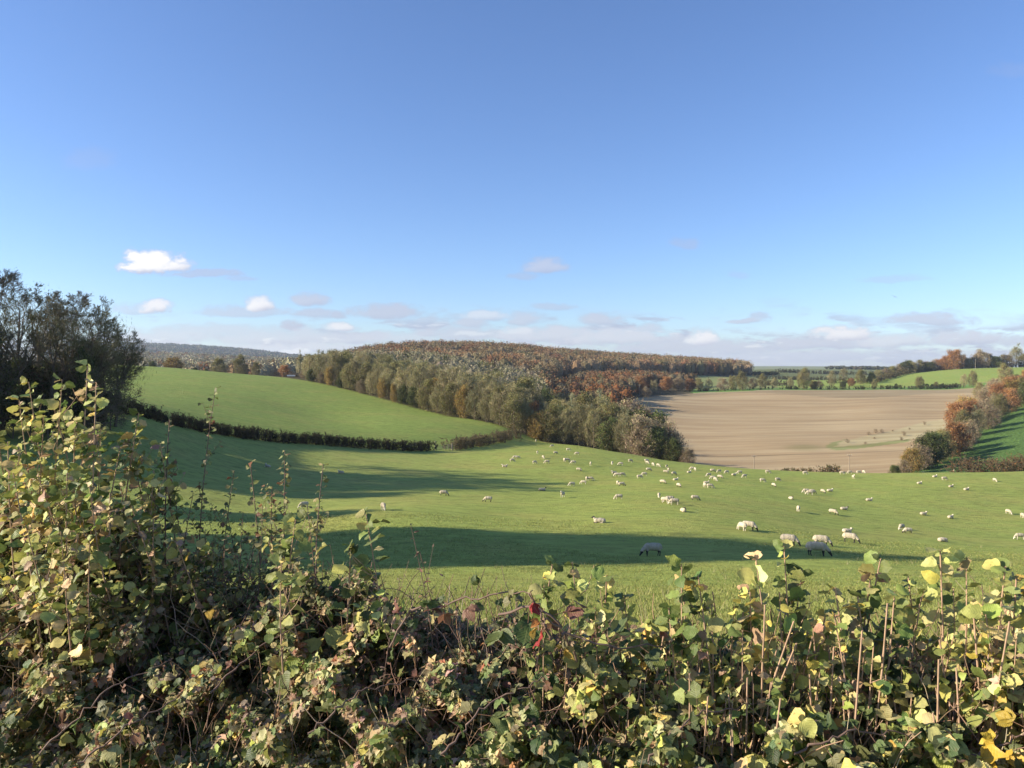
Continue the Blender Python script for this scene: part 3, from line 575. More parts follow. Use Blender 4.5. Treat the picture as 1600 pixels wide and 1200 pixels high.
DK=[(.035,.04,.018),(.06,.055,.025),(.08,.055,.035)]
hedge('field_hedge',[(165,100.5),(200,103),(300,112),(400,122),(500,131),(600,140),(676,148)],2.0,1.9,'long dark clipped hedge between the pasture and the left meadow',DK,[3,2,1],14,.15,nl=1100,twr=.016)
hedge('field_hedge',[(704,153),(740,163),(780,175),(806,190)],2.5,2.6,'shorter brown-topped hedge right of the gateway, running to the wood',[(.16,.12,.06),(.10,.09,.04),(.20,.15,.08)],[3,2,2],6,.17,(.13,.10,.07),nl=750)
hedge('rough_hedge',[(1100,188),(1150,206),(1200,218),(1260,225),(1310,228)],2.6,3.0,'brown overgrown strip at the foot of the ploughed field',[(.19,.12,.06),(.13,.14,.05),(.26,.16,.08),(.10,.12,.04)],[3,3,2,2],4,.3,(.2,.14,.1),nl=220)
hedge('bramble_bank',[(1500,196),(1530,194),(1570,192),(1640,190)],4.2,6,'orange-brown bramble bank at the foot of the green crop, right edge',[(.25,.15,.07),(.18,.13,.07),(.28,.14,.05),(.12,.11,.05)],[3,3,1,2],9,.32,(.2,.14,.1),nl=500)
hedge('field_hedge',[(1080,508),(1150,512),(1250,512),(1350,511),(1420,510),(1500,507)],2.6,3,'thin dark hedge along the top of the ploughed field',[(.05,.06,.025),(.09,.08,.04)],[3,2],1.6,.6,nl=40)
hedge('field_hedge',[(1440,516),(1470,515),(1505,513)],3.4,3,'thicker dark hedge piece in front of the far meadow',[(.05,.06,.025),(.09,.08,.04)],[3,2],3,.6,nl=90)
hedge('field_hedge',[(1290,640),(1335,620),(1370,610),(1385,640),(1420,700)],5,5,'scrubby hedge climbing along the left side of the far meadow',[(.10,.09,.04),(.13,.10,.05)],[3,2],1.6,.8,nl=60)
hedge('field_hedge',[(1180,620),(1215,600),(1240,592)],4.5,5,'bushy hedge between two small far fields',[(.10,.09,.04),(.13,.11,.06)],[3,2],2,.9,nl=60)
hedge('field_hedge',[(1172,860),(1200,900),(1215,940)],4,5,'dark hedge dividing the farthest pale fields',[(.05,.06,.03)],[1],2,1.2,nl=40)
hedge('field_hedge',[(1180,770),(1230,765),(1290,760)],4,5,'hedge line crossing the middle far field',[(.09,.09,.045),(.13,.12,.06)],[3,2],1.6,1.0,nl=50)
hedge('field_hedge',[(1215,1050),(1300,1040),(1380,1040)],5,6,'farthest faint hedge line before the right horizon',[(.09,.09,.05)],[1],1.2,1.4,nl=40)
hedge('field_hedge',[(1385,722),(1450,724),(1520,724),(1600,722)],5,6,'long hedge under the skyline trees on the right',[(.10,.08,.04),(.14,.10,.05),(.08,.08,.03)],[3,2,2],1.5,1.0,nl=60)
hedge('field_hedge',[(430,345),(455,343),(480,335),(500,318)],2.6,2.5,'low brown hedge at the top right of the left meadow',[(.13,.10,.07),(.10,.08,.05)],[3,2],3,.3,nl=90)
# small bushes on the grassy bank and pasture margins
for i,(u,v,h) in enumerate([(1357,680,2.2),(1368,677,2.6),(1378,676,2.2),(1412,681,2.6),(1408,688,2.0),(1444,664,2.4),(1324,692,2.2),(1352,694,1.5),(1366,686,1.4),(1395,674,1.3),(1421,671,1.3)]):
    plant(('bankshrub',0),hit(u,v,216),h*.75,'thin thorn bush on the grassy bank in the ploughed field, %s of eleven'%ORD[i],'bush','bushes on the grassy bank',rng=rw,w=h/3.2*1.1)
# ---- far woodland canopies as uncountable masses
def crowns(name,pts,label,hrange,rr,nq,qs,cols,wts,seed,z0=.0):
    rng=np.random.default_rng(seed); n=len(pts); x=pts[:,0];y=pts[:,1]; z=gz(x,y)
    h=rng.uniform(*hrange,n); r=rr*rng.uniform(.75,1.25,n)*h/np.mean(hrange)
    base=pick(rng,n,cols,wts,.10)*(1+.18*np.sin(x*.03+seed)*np.sin(y*.023))[:,None]
    N=n*nq; ci=np.repeat(np.arange(n),nq)
    d=nrm(rng.normal(size=(N,3))); d[:,2]=np.where(d[:,2]<-.35,-d[:,2],d[:,2])
    rad=rng.uniform(.72,1.08,N)*(1+.18*np.sin(d[:,0]*5+ci)*np.sin(d[:,1]*5+ci*1.7))
    C=np.stack([x[ci]+d[:,0]*r[ci]*rad,y[ci]+d[:,1]*r[ci]*rad,z[ci]+h[ci]*.56+d[:,2]*h[ci]*.44*rad],1)
    V,Fq=quads(C,qs*rng.uniform(.6,1.4,N),rng); cc=base[ci]*np.exp(rng.normal(0,.10,(N,1)))
    # opaque inner mass of each crown
    k=8; ph=np.linspace(0,2*np.pi,k,endpoint=False); ring=np.stack([np.cos(ph),np.sin(ph)],1)
    prof=[(0.15,.0),(.62,.22),(.72,.5),(.5,.78),(.02,.93)]
    IV=np.concatenate([np.stack([x[:,None]+ring[None,:,0]*r[:,None]*a*.95,y[:,None]+ring[None,:,1]*r[:,None]*a*.95,np.broadcast_to((z+h*b)[:,None],(n,k))],-1)[:,None] for a,b in prof],1)
    ib=np.arange(n)[:,None,None]*k*5+np.arange(4)[None,:,None]*k; q=np.arange(k)[None,None]; q2=(q+1)%k
    IF=np.stack([ib+q,ib+q2,ib+k+q2,ib+k+q],-1).reshape(-1,4)
    o=mk(name,[(V,Fq,rep(cc,4)),(IV.reshape(-1,3),IF,rep(base*.8,k*5))],M_farleaf)
    return tag(o,label,'woodland',None,'stuff')
def scatter(poly,area,seed,keep=None):
    """poly of (u,Y); jittered points about sqrt(area) apart"""
    rng=np.random.default_rng(seed); a=np.array(poly,float); x=(a[:,0]-800)/F*a[:,1]; y=a[:,1]; s=math.sqrt(area)
    gx_,gy_=np.meshgrid(np.arange(x.min(),x.max(),s),np.arange(y.min(),y.max(),s)); gx_=gx_.ravel()+rng.uniform(-.45,.45,gx_.size)*s; gy_=gy_.ravel()+rng.uniform(-.45,.45,gy_.size)*s
    # densify polygon sides in (u,Y) so they stay true, test there
    uu=800+F*gx_/gy_; m=inpoly(uu,gy_,poly)
    p=np.stack([gx_,gy_],1)[m]
    return p if keep is None else p[keep(uu[m],gy_[m])]
AUT=[(.21,.115,.06),(.215,.145,.08),(.21,.165,.095),(.23,.12,.06),(.19,.145,.075),(.23,.18,.105),(.14,.12,.06)]
AW=[3,3,3,2,3,3,1]
GRY=[(.31,.28,.18),(.27,.245,.15),(.34,.30,.20),(.23,.215,.12),(.30,.25,.16)]
crowns('woodland_canopy',scatter([(505,380),(560,350),(640,315),(720,290),(800,270),(842,262),(858,330),(830,420),(700,470),(560,520),(500,500)],46,1),'massed olive and grey crowns deep inside the hillside wood',(11,14),4.3,150,.7,GRY+[(.15,.15,.05)],[3,3,3,3,3,2],31)
crowns('woodland_canopy',scatter([(560,520),(700,470),(830,420),(860,345),(900,400),(868,470),(860,560),(960,640),(1100,780),(1172,850),(1168,1000),(1100,1040),(800,1020),(600,850),(540,640)],82,2,lambda u,y:y>np.interp(u,[850,870,1000,1100,1172],[300,590,680,740,800])),'broad autumn woodland of brown, rust and grey crowns covering the middle hill',(12,17),6.3,230,.95,AUT,AW,32)
crowns('woodland_canopy',scatter([(864,330),(930,360),(985,400),(975,440),(1000,470),(1000,520),(1060,545),(1090,600),(1000,640),(950,600),(905,560),(868,430)],50,3,lambda u,y:~((u<925)&(y>440)&(y<505))),'rust and orange crowns filling the dip behind the corner wood',(9,12),4.5,100,.8,AUT+[(.30,.13,.05)],AW+[4],33)
crowns('woodland_canopy',scatter([(120,560),(300,520),(420,480),(500,530),(540,700),(600,1050),(520,1450),(120,1400)],110,4),'grey-brown wooded slope seen beyond the left meadow',(11,15),6.0,60,1.9,GRY+AUT[:3],[3,3,3,2,2,1,1,1],34)
crowns('woodland_canopy',scatter([(60,2500),(200,2500),(560,2500),(640,4200),(60,4200)],900,5,lambda u,y:~((np.abs(u-302)<24)&(y>3050)&(y<3600))),'distant bluish wooded ridge on the left horizon',(16,26),17,40,7.5,[(.12,.11,.07),(.10,.10,.06),(.14,.10,.07),(.07,.085,.05)],[3,3,2,2],35)
crowns('woodland_canopy',scatter([(1290,1500),(1395,1500),(1395,1540),(1290,1540)],140,6),'thin dark line of woodland on the far right horizon',(5,8),7,40,2.0,[(.07,.075,.04),(.11,.10,.06)],[3,2],36)
for k,(root,H,used) in PROTO.items():
    for ch in list(root.children): bpy.data.objects.remove(ch)
    bpy.data.objects.remove(root)

# ------------------------------------------------------------------ sheep
def wool_mat():
    def f(x,out):
        tc=x.n('ShaderNodeTexCoord'); oi=x.n('ShaderNodeObjectInfo')
        n=x.noise(tc.outputs['Object'],7,5,.6); n2=x.noise(tc.outputs['Object'],38,4,.6)
        c=x.mix(x.ramp(n,.35,.75),rgb((.50,.425,.30)),rgb((.64,.565,.43)))
        vm=x.n('ShaderNodeVectorMath',operation='SCALE'); x.put(vm.inputs[0],c); x.put(vm.inputs['Scale'],x.m('MULTIPLY_ADD',oi.outputs['Random'],.22,.80))
        b=x.n('ShaderNodeBsdfPrincipled'); x.put(b.inputs['Base Color'],vm.outputs[0]); b.inputs['Roughness'].default_value=.95; b.inputs['Specular IOR Level'].default_value=.05
        bp=x.n('ShaderNodeBump'); bp.inputs['Strength'].default_value=.8; bp.inputs['Distance'].default_value=.03
        x.put(bp.inputs['Height'],x.m('ADD',n2,n)); x.put(b.inputs['Normal'],bp.outputs[0]); x.put(out.inputs[0],b.outputs[0])
    return bsdf_mat('fleece',f)
M_wool=wool_mat(); M_black=plain('black_face',(.028,.024,.022),.7,20,.4,.3,.01); M_pale=plain('pale_face',(.68,.60,.48),.8,20,.15,.3,.01)
def cap(p0,p1,r0,r1,n=10,rings=4):
    p0=np.array(p0,float);p1=np.array(p1,float); d=p1-p0; L=np.linalg.norm(d); d=d/max(L,1e-6); a,b=frames(d[None]); a=a[0];b=b[0]
    prof=[]
    for i in range(rings+1): t=math.pi/2*(1-i/rings); prof.append((-math.sin(t)*r0,math.cos(t)*r0+1e-4))
    for i in range(rings+1): t=math.pi/2*i/rings; prof.append((L+math.sin(t)*r1,math.cos(t)*r1+1e-4))
    th=np.arange(n)*2*np.pi/n; V=[];Fq=[]
    for h,r in prof: V.append(p0+d*h+r*(np.cos(th)[:,None]*a+np.sin(th)[:,None]*b))
    m=len(prof)
    for i in range(m-1):
        for j in range(n): k=(j+1)%n; Fq.append((i*n+j,i*n+k,(i+1)*n+k,(i+1)*n+j))
    return np.concatenate(V),np.array(Fq)
def ell(c,r,seg=14):
    V,Fq=cap((0,0,-.0001),(0,0,.0001),1,1,seg,6); return V*np.array(r)+np.array(c),Fq
def sdcap(P,p0,p1,r0,r1):
    p0=np.array(p0,float);p1=np.array(p1,float); d=p1-p0; t=np.clip(((P-p0)@d)/(d@d),0,1); return np.linalg.norm(P-p0-t[:,None]*d,axis=1)-(r0+(r1-r0)*t)
def sheep_mesh(name,pose,black):
    F_=[];S_=[]   # fleece primitives, skin capsules
    dz=0
    if pose=='graze':
        F_=[ell((-.06,0,.60),(.50,.235,.245)),ell((-.34,0,.585),(.25,.225,.245)),ell((.27,0,.585),(.27,.215,.25)),cap((.38,0,.62),(.66,0,.36),.165,.105)]
        head=[((.66,0,.32),(.80,0,.09),.088,.052)]; ears=[((.66,s*.07,.31),(.63,s*.20,.26),.035,.02) for s in(-1,1)]
    elif pose=='stand':
        F_=[ell((-.06,0,.60),(.50,.235,.245)),ell((-.34,0,.585),(.25,.225,.245)),ell((.27,0,.60),(.27,.215,.25)),cap((.36,0,.66),(.56,0,.92),.16,.10)]
        head=[((.57,0,.97),(.78,0,.87),.085,.052)]; ears=[((.55,s*.06,1.0),(.50,s*.20,.99),.035,.02) for s in(-1,1)]
    elif pose=='lie':
        F_=[ell((-.06,0,.27),(.52,.29,.25)),ell((-.34,0,.24),(.27,.30,.24)),ell((.27,0,.27),(.27,.25,.25)),cap((.34,0,.32),(.52,0,.56),.16,.10)]
        head=[((.53,0,.61),(.74,0,.53),.085,.052)]; ears=[((.51,s*.06,.65),(.46,s*.20,.64),.035,.02) for s in(-1,1)]
    else: # asleep, head turned down to the side
        F_=[ell((-.06,0,.27),(.52,.30,.26)),ell((-.34,0,.24),(.27,.30,.24)),ell((.27,0,.26),(.27,.26,.25)),cap((.36,.05,.30),(.52,.14,.26),.17,.12)]
        head=[((.54,.15,.22),(.62,.28,.08),.085,.052)]; ears=[((.55,.08,.27),(.62,.02,.27),.035,.02),((.50,.22,.27),(.46,.30,.24),.035,.02)]
    legs=[]
    if pose in('graze','stand'):
        for x,s,f in((.33,1,.05),(.36,-1,-.03),(-.38,1,-.02),(-.34,-1,.05)):
            if x>0: legs+=[((x,s*.12,.42),(x+f*.5,s*.12,.24),.062,.04),((x+f*.5,s*.12,.24),(x+f,s*.12,.03),.038,.032)]
            else: legs+=[((x,s*.12,.44),(x-.06,s*.12,.26),.085,.042),((x-.06,s*.12,.26),(x-.01+f*.5,s*.12,.03),.038,.032)]
    else:
        legs=[((.32,.20,.07),(.56,.20,.05),.05,.035),((.30,-.20,.07),(.50,-.16,.05),.05,.035),((-.30,.24,.07),(-.05,.30,.05),.07,.035)]
    F_.append(cap((-.55,0,.66 if pose in('graze','stand') else .30),(-.60,0,.46 if pose in('graze','stand') else .12),.04,.03))
    sk=head+ears+legs; prims=F_+[cap(*c,8,3) for c in sk]
    V=[];Fq=[];o=0
    for v,f in prims: V.append(v);Fq.append(f+o);o+=len(v)
    V=np.concatenate(V);Fq=np.concatenate(Fq)
    tmp=mk('tmp',[(V,Fq,None)],M_wool); m=tmp.modifiers.new('r','REMESH'); m.mode='VOXEL'; m.voxel_size=.026; m2=tmp.modifiers.new('s','SMOOTH'); m2.iterations=2; m2.factor=.5
    me=bpy.data.meshes.new_from_object(tmp.evaluated_get(bpy.context.evaluated_depsgraph_get())); bpy.data.objects.remove(tmp); me.name=name
    n=len(me.vertices); P=np.empty(n*3,np.float32); me.vertices.foreach_get('co',P); P=P.reshape(-1,3).astype(float)
    d=np.min([sdcap(P,*c) for c in head+ears+[l for l in legs]],axis=0)
    neck=sdcap(P,head[0][0],head[0][1],head[0][2],head[0][3]); 
    skin=(d<.012)&((P[:,2]<.36)|(neck<.03)|(np.min([sdcap(P,*c) for c in ears],axis=0)<.02))
    if pose not in('graze','stand'): skin=(np.minimum(neck,np.min([sdcap(P,*c) for c in ears],axis=0))<.015)|((d<.012)&(P[:,2]<.12)&(P[:,0]>.35))
    # lumpy fleece
    nn=np.empty(n*3,np.float32); me.vertices.foreach_get('normal',nn); nn=nn.reshape(-1,3)
    b=.012*(np.sin(P[:,0]*31+P[:,2]*17)*np.sin(P[:,1]*37+1)*np.sin(P[:,2]*29))+.008*np.sin(P[:,0]*63)*np.sin(P[:,2]*57+P[:,1]*49)
    P2=P+nn*np.where(skin,0,b)[:,None]; me.vertices.foreach_set('co',P2.astype(np.float32).ravel())
    me.materials.clear(); me.materials.append(M_wool); me.materials.append(M_black if black else M_pale)
    k=len(me.polygons); fi=np.array([p.vertices[0] for p in me.polygons]); me.polygons.foreach_set('material_index',skin[fi].astype(np.int32)); me.polygons.foreach_set('use_smooth',np.ones(k,bool)); me.update()
    return me
SM={}
for ps in('graze','stand','lie','sleep'):
    for bk_ in(0,1): SM[ps,bk_]=sheep_mesh('sheep',ps,bk_)
# u, v of the feet; pose; heading (0 = to the right, 90 = away from the viewer, 180 = left, 270 = towards); black face; landmark phrase
A_=lambda X,Y_:(750+X/5.3333,670+Y_/5.3333)
B_=lambda X,Y_:(1000+X/5.3333,670+Y_/5.3333)
C_=lambda X,Y_:(1300+X/5.3333,670+Y_/5.3333)
D_=lambda X,Y_:(400+X/4,650+Y_/4)
g,s_,l,z_='graze','stand','lie','sleep'
SH=[('z1','where the two woods meet',[(A_(463,110),s_,270,0),(A_(600,152),g,200,0),(A_(735,184),g,0,0),(A_(478,208),g,80,0),(A_(629,213),g,20,1),(A_(807,217),g,170,0)]),
('z2',"at the flock's far upper left",[(A_(293,250),g,180,0),(A_(313,250),g,0,0),(A_(526,248),g,280,0),(A_(268,276),g,0,0),(A_(455,292),g,30,0),(A_(558,289),g,190,0),(A_(207,317),l,0,0)]),
('z3','below the corner wood, left part',[(A_(702,272),g,100,0),(A_(726,273),g,0,0),(A_(777,293),g,180,0),(A_(920,308),s_,270,0),(A_(823,354),g,330,1)]),
('z4','close under the shaded corner wood',[(A_(1100,297),g,250,0),(A_(1171,305),g,180,0),(A_(1252,279),g,20,0),(A_(1387,277),g,10,0),(A_(1393,292),g,300,0),(A_(1441,308),g,280,0),(A_(1484,317),g,300,0),(A_(1555,325),g,60,0)]),
('z5','in mid pasture below the corner wood',[(A_(1117,372),l,200,0),(A_(1141,397),g,180,0),(A_(1185,396),g,0,0),(A_(1330,416),g,10,0),(A_(1369,392),g,180,0),(A_(1405,354),g,0,1),(A_(1547,372),g,330,1),(A_(1570,353),g,90,0)]),
('z6','in the small bunch at mid pasture',[(A_(765,478),g,190,0),(A_(862,463),g,170,0),(A_(888,430),g,90,0),(A_(921,432),g,0,0)]),
('z7','just below the bunch at mid pasture',[(A_(1147,466),g,90,0),(A_(1180,480),g,0,1),(A_(1523,460),g,310,1),(B_(322,488),g,290,1),(B_(297,431),l,20,0),(B_(282,388),g,20,1)]),
('z8','well apart, left of centre',[(A_(66,610),g,180,1),(A_(517,516),l,0,1),(A_(689,570),s_,250,0),(A_(1157,590),g,180,0)]),
('z9','in the huddle of five, centre',[(A_(1492,577),g,250,0),(A_(1543,618),g,330,0),(A_(1580,612),g,180,0),(B_(285,632),g,180,0),(B_(458,598),g,350,1)]),
('z10','at the right end of the corner wood',[(B_(409,368),l,20,0),(B_(435,344),g,180,0),(B_(459,348),g,270,0),(B_(606,362),g,0,1),(B_(659,366),g,200,0),(B_(722,373),g,200,0)]),
('z11','left of the left utility pole',[(B_(572,398),g,200,0),(B_(607,422),g,180,0),(B_(627,436),g,280,0),(B_(666,414),g,330,1),(B_(782,389),l,20,0),(B_(831,376),g,180,0),(B_(871,408),g,200,0)]),
('z12','in the trio below the left pole',[(B_(540,488),g,90,0),(B_(552,456),l,0,0),(B_(583,494),g,350,0)]),
('z13','between the two utility poles',[(B_(1020,444),g,0,0),(B_(1147,437),g,0,0),(B_(1113,484),g,280,1),(B_(1065,372),g,0,0),(B_(1375,380),g,0,0)]),
('z14','in the tight cluster right of centre',[(B_(1383,535),g,180,0),(B_(1414,550),g,180,0),(B_(1435,540),g,0,1),(B_(1523,537),g,280,1),(B_(1582,522),l,10,0)]),
('z15','in the open right of centre',[(B_(1258,588),l,270,1),(B_(1315,688),g,70,0),((1301,804),g,320,1),(C_(309,601),l,0,0),(C_(100,676),l,0,1),(B_(361,693),l,270,1)]),
('z16','in the overlapping pair',[(B_(850,850),g,100,0),(B_(905,845),g,340,1)]),
('z17','on the brow before the ploughed field',[(C_(82,380),g,0,0),(C_(148,374),g,180,0),(C_(222,374),g,0,0),(C_(265,371),g,270,0),(C_(499,368),l,0,0),(C_(179,416),s_,270,0)]),
('z18','near the brow below the tree row',[(C_(729,459),l,0,0),(C_(757,366),l,0,0),(C_(858,405),l,10,0),(C_(936,428),g,0,0),(C_(1012,360),s_,270,0),(C_(992,487),l,10,0),(C_(1120,512),l,10,0),(C_(1356,440),g,270,0)]),
('z19','half way down the right side',[(C_(762,717),l,0,0),(C_(988,745),l,20,0),(C_(1469,710),g,280,0),(C_(1590,745),g,260,0)]),
('z20','in the front right group',[(C_(579,845),g,220,0),(C_(632,876),g,180,1),(C_(125,865),l,0,0),(C_(148,948),g,330,1),(C_(925,940),z_,0,1),(C_(1565,922),g,180,0)]),
('z21','in the nearest black-faced group',[(A_(1440,1062),g,180,1),(B_(1240,972),g,335,1),(B_(1510,978),g,345,1),(B_(1475,1062),g,350,1)]),
('z22','alone in the centre, black head up',[(A_(995,785),l,180,1)]),
('z23','on the left by the thorn shoots',[(D_(72,320),l,170,0),(D_(530,358),l,170,0),(D_(300,575),g,205,0),(D_(795,590),g,290,0),(D_(1172,500),g,350,1)]),
('z24','at the tip of the upper shadow',[(D_(1553,318),l,180,0)])]
PW={g:'grazing',s_:'standing with its head up',l:'lying down',z_:'lying with its head tucked down'}
rs=np.random.default_rng(3)
for key,ph,items in SH:
    items=sorted(items,key=lambda q:q[0][0]); first={}
    for i,((u,v),ps,hd,bk_) in enumerate(items):
        same=[q for q in items if q[1]==ps and q[3]==bk_]
        kinds='black-faced' if bk_ else 'white-faced'
        nth='' if len(same)==1 else ORD[[q is items[i] for q in same].index(True)]+' '
        lb='%s%s sheep %s %s%s'%(nth,kinds,PW[ps],ph,', from left' if nth else ''); 
        x,yd,z=hit(u,v); o=bpy.data.objects.new('sheep',SM[ps,bk_]); COL.objects.link(o)
        o.location=(x,yd,z-.02)
        e=.6; nx_=-(G(x+e,yd)-G(x-e,yd))/(2*e); ny_=-(G(x,yd+e)-G(x,yd-e))/(2*e)
        q=Vector((nx_,ny_,1)).to_track_quat('Z','Y'); nz=Vector((0,0,1)).rotation_difference(Vector((nx_,ny_,1)).normalized())
        from mathutils import Quaternion
        o.rotation_mode='QUATERNION'; o.rotation_quaternion=nz@Quaternion((0,0,1),math.radians(hd+rs.uniform(-8,8)))
        sc=rs.uniform(.93,1.04)*float(np.interp(yd,[44,52,64,80],[1,.95,.80,.74])); o.scale=(sc,sc*rs.uniform(.95,1.1),sc)
        tag(o,lb,'sheep','sheep of the flock on the pasture')
# ------------------------------------------------------------------ poles, gate, trough, bird
def box(c,d,rz=0):
    c=np.array(c,float); h=np.array(d,float)/2; v=np.array([[sx,sy,sz] for sx in(-1,1) for sy in(-1,1) for sz in(-1,1)])*h
    cs,sn=math.cos(rz),math.sin(rz); v=np.stack([v[:,0]*cs-v[:,1]*sn,v[:,0]*sn+v[:,1]*cs,v[:,2]],1)+c
    return v,np.array([[0,1,3,2],[4,6,7,5],[0,4,5,1],[2,3,7,6],[0,2,6,4],[1,5,7,3]]),None
def pole(u,Yd,h,label):
    r=empty('utility_pole',at(u,Yd),0,label,'pole','utility poles')
    mk('shaft',[tubes(np.array([[[0,0,-.5],[0,0,h*.5],[0.03,0,h]]]),np.array([[.15,.13,.10]]),8)+(None,),box((.03,0,h+.01),(.18,.18,.03))],M_wood,r,True)
    mk('crossarm',[box((.03,-.12,h-.5),(1.5,.1,.12))],M_wood,r)
    ins=[tubes(np.array([[[x,-.12,h-.44],[x,-.12,h-.28]]]),np.array([[.04,.055]]),6)+(None,) for x in(-.65,.03,.65)]
    mk('insulator',ins,M_white,r)
pole(1178,236,5.8,'wooden utility pole standing behind the brown strip, left one before the ploughed field')
pole(1327,232,5.4,'wooden utility pole before the middle of the ploughed field, sheep at its foot')
pole(1524,690,9.5,'utility pole on the light green far meadow near the skyline trees')
pole(999,452,7.0,'utility pole at the upper left corner of the ploughed field')
r=empty('field_gate',at(694,151),math.radians(20),'weathered wooden gate in the gap between the two field hedges','gate')
for x,h in((-1.9,1.9),(1.7,1.35)): mk('gatepost',[box((x,0,h/2-.15),(.17,.17,h+.3)),box((x,0,h+.02),(.12,.12,.04))],M_wood,r)
mk('gate_leaf',[box((-.1,0,zz),(3.3,.04,.09)) for zz in(.25,.5,.76,1.08)]+[box((xx,-.05,.67),(.09,.04,.95)) for xx in(-1.6,-.1,1.45)],M_wood,r)
r=empty('hurdle',at(703,152.5),math.radians(35),'short run of pale wooden rails right of the field gate','fence')
for x in(-1.2,-.4,.4,1.2): mk('post',[box((x,0,.5),(.09,.09,1.3)),box((x,0,1.16),(.06,.06,.03))],M_wood,r)
mk('rail',[box((0,-.06,zz),(2.6,.03,.08)) for zz in(.45,.85)],M_wood,r)
r=empty('feed_trough',at(455,340),math.radians(5),'small white trough on the skyline of the left meadow','trough')
mk('basin',[box((0,-.4,.75),(3.6,.05,.6)),box((0,.4,.75),(3.6,.05,.6)),box((-1.82,0,.75),(.05,.85,.6)),box((1.82,0,.75),(.05,.85,.6)),box((0,0,.47),(3.58,.74,.05))],M_white,r)
for x in(-1.5,1.5): mk('leg',[box((x,0,.2),(.08,.6,.5))],M_wood,r)
# bird gliding above the far meadow
bx,by,bz=(1398-800)/F*90,90,-(464-V0)/F*90
bv=[];bf=[]
V,Fq=cap((-.13,0,0),(.15,0,.01),.04,.035,8,3); pr=[(V,Fq,None)]
Vw=np.array([[-.07,.02,.03],[.07,.02,.03],[.08,.20,.10],[-.05,.20,.10],[.02,.42,.04],[-.06,.40,.04],[-.07,.02,.015],[.07,.02,.015],[.08,.20,.085],[-.05,.20,.085],[.02,.42,.035],[-.06,.40,.035]])
Fw=np.array([[0,1,2,3],[3,2,4,5],[7,6,9,8],[8,9,11,10],[0,3,9,6],[3,5,11,9],[1,7,8,2],[2,8,10,4],[4,10,11,5],[0,6,7,1]])
pr+=[(Vw,Fw,None),(Vw*np.array([1,-1,1]),Fw[:,::-1],None),(np.array([[-.12,.02,0],[-.12,-.02,0],[-.26,-.06,0],[-.26,.06,0],[-.12,.02,-.01],[-.12,-.02,-.01],[-.26,-.06,-.01],[-.26,.06,-.01]]),np.array([[0,1,2,3],[7,6,5,4],[0,3,7,4],[1,5,6,2],[2,6,7,3],[0,4,5,1]]),None)]
o=mk('bird',pr,M_darkstem); o.location=(bx,by,bz); o.rotation_euler=(math.radians(25),0,math.radians(60)); tag(o,'small dark bird gliding in the sky above the far meadow','bird')
# ------------------------------------------------------------------ real grass on the near pasture
def grass():
    rng=np.random.default_rng(8); n=215000
    Yd=28*np.exp(rng.uniform(np.log(4/28),np.log(62/28),n)); s=rng.uniform(-.82,.82,n); x=s*Yd; z=gz(x,Yd)
    tall=rng.random(n)<.003; h=np.where(tall,rng.uniform(.18,.34,n),rng.uniform(.035,.085,n)*(1+.3*np.sin(x*1.3)*np.sin(Yd*1.1))); k=3
    X=np.repeat(x,k)+rng.normal(0,.05,n*k); Yy=np.repeat(Yd,k)+rng.normal(0,.05,n*k); Zz=np.repeat(z,k)-.01; H=np.repeat(h,k)*rng.uniform(.7,1.2,n*k)
    a=rng.uniform(0,np.pi,n*k); wd=(.004+.00027*Yy)*rng.uniform(.7,1.3,n*k); ln=rng.normal(0,.35,(n*k,2))*H[:,None]
    p=np.stack([X,Yy,Zz],1); dx=np.stack([np.cos(a)*wd,np.sin(a)*wd,0*a],1); tp=p+np.stack([ln[:,0],ln[:,1],H],1)
    V=np.stack([p-dx,p+dx,tp],1).reshape(-1,3); c=pick(rng,n*k,[(.23,.25,.07),(.27,.275,.09),(.34,.32,.14),(.19,.215,.06)],[4,3,1,3],.15)
    c=np.where(np.repeat(tall,k)[:,None],np.array((.28,.26,.13)),c)
    o=mk('grass',[(V,np.arange(len(V)).reshape(-1,3),rep(c,3))],M_leaf); tag(o,'short grass blades with a few taller stalks on the near pasture','grass',None,'stuff')
grass()

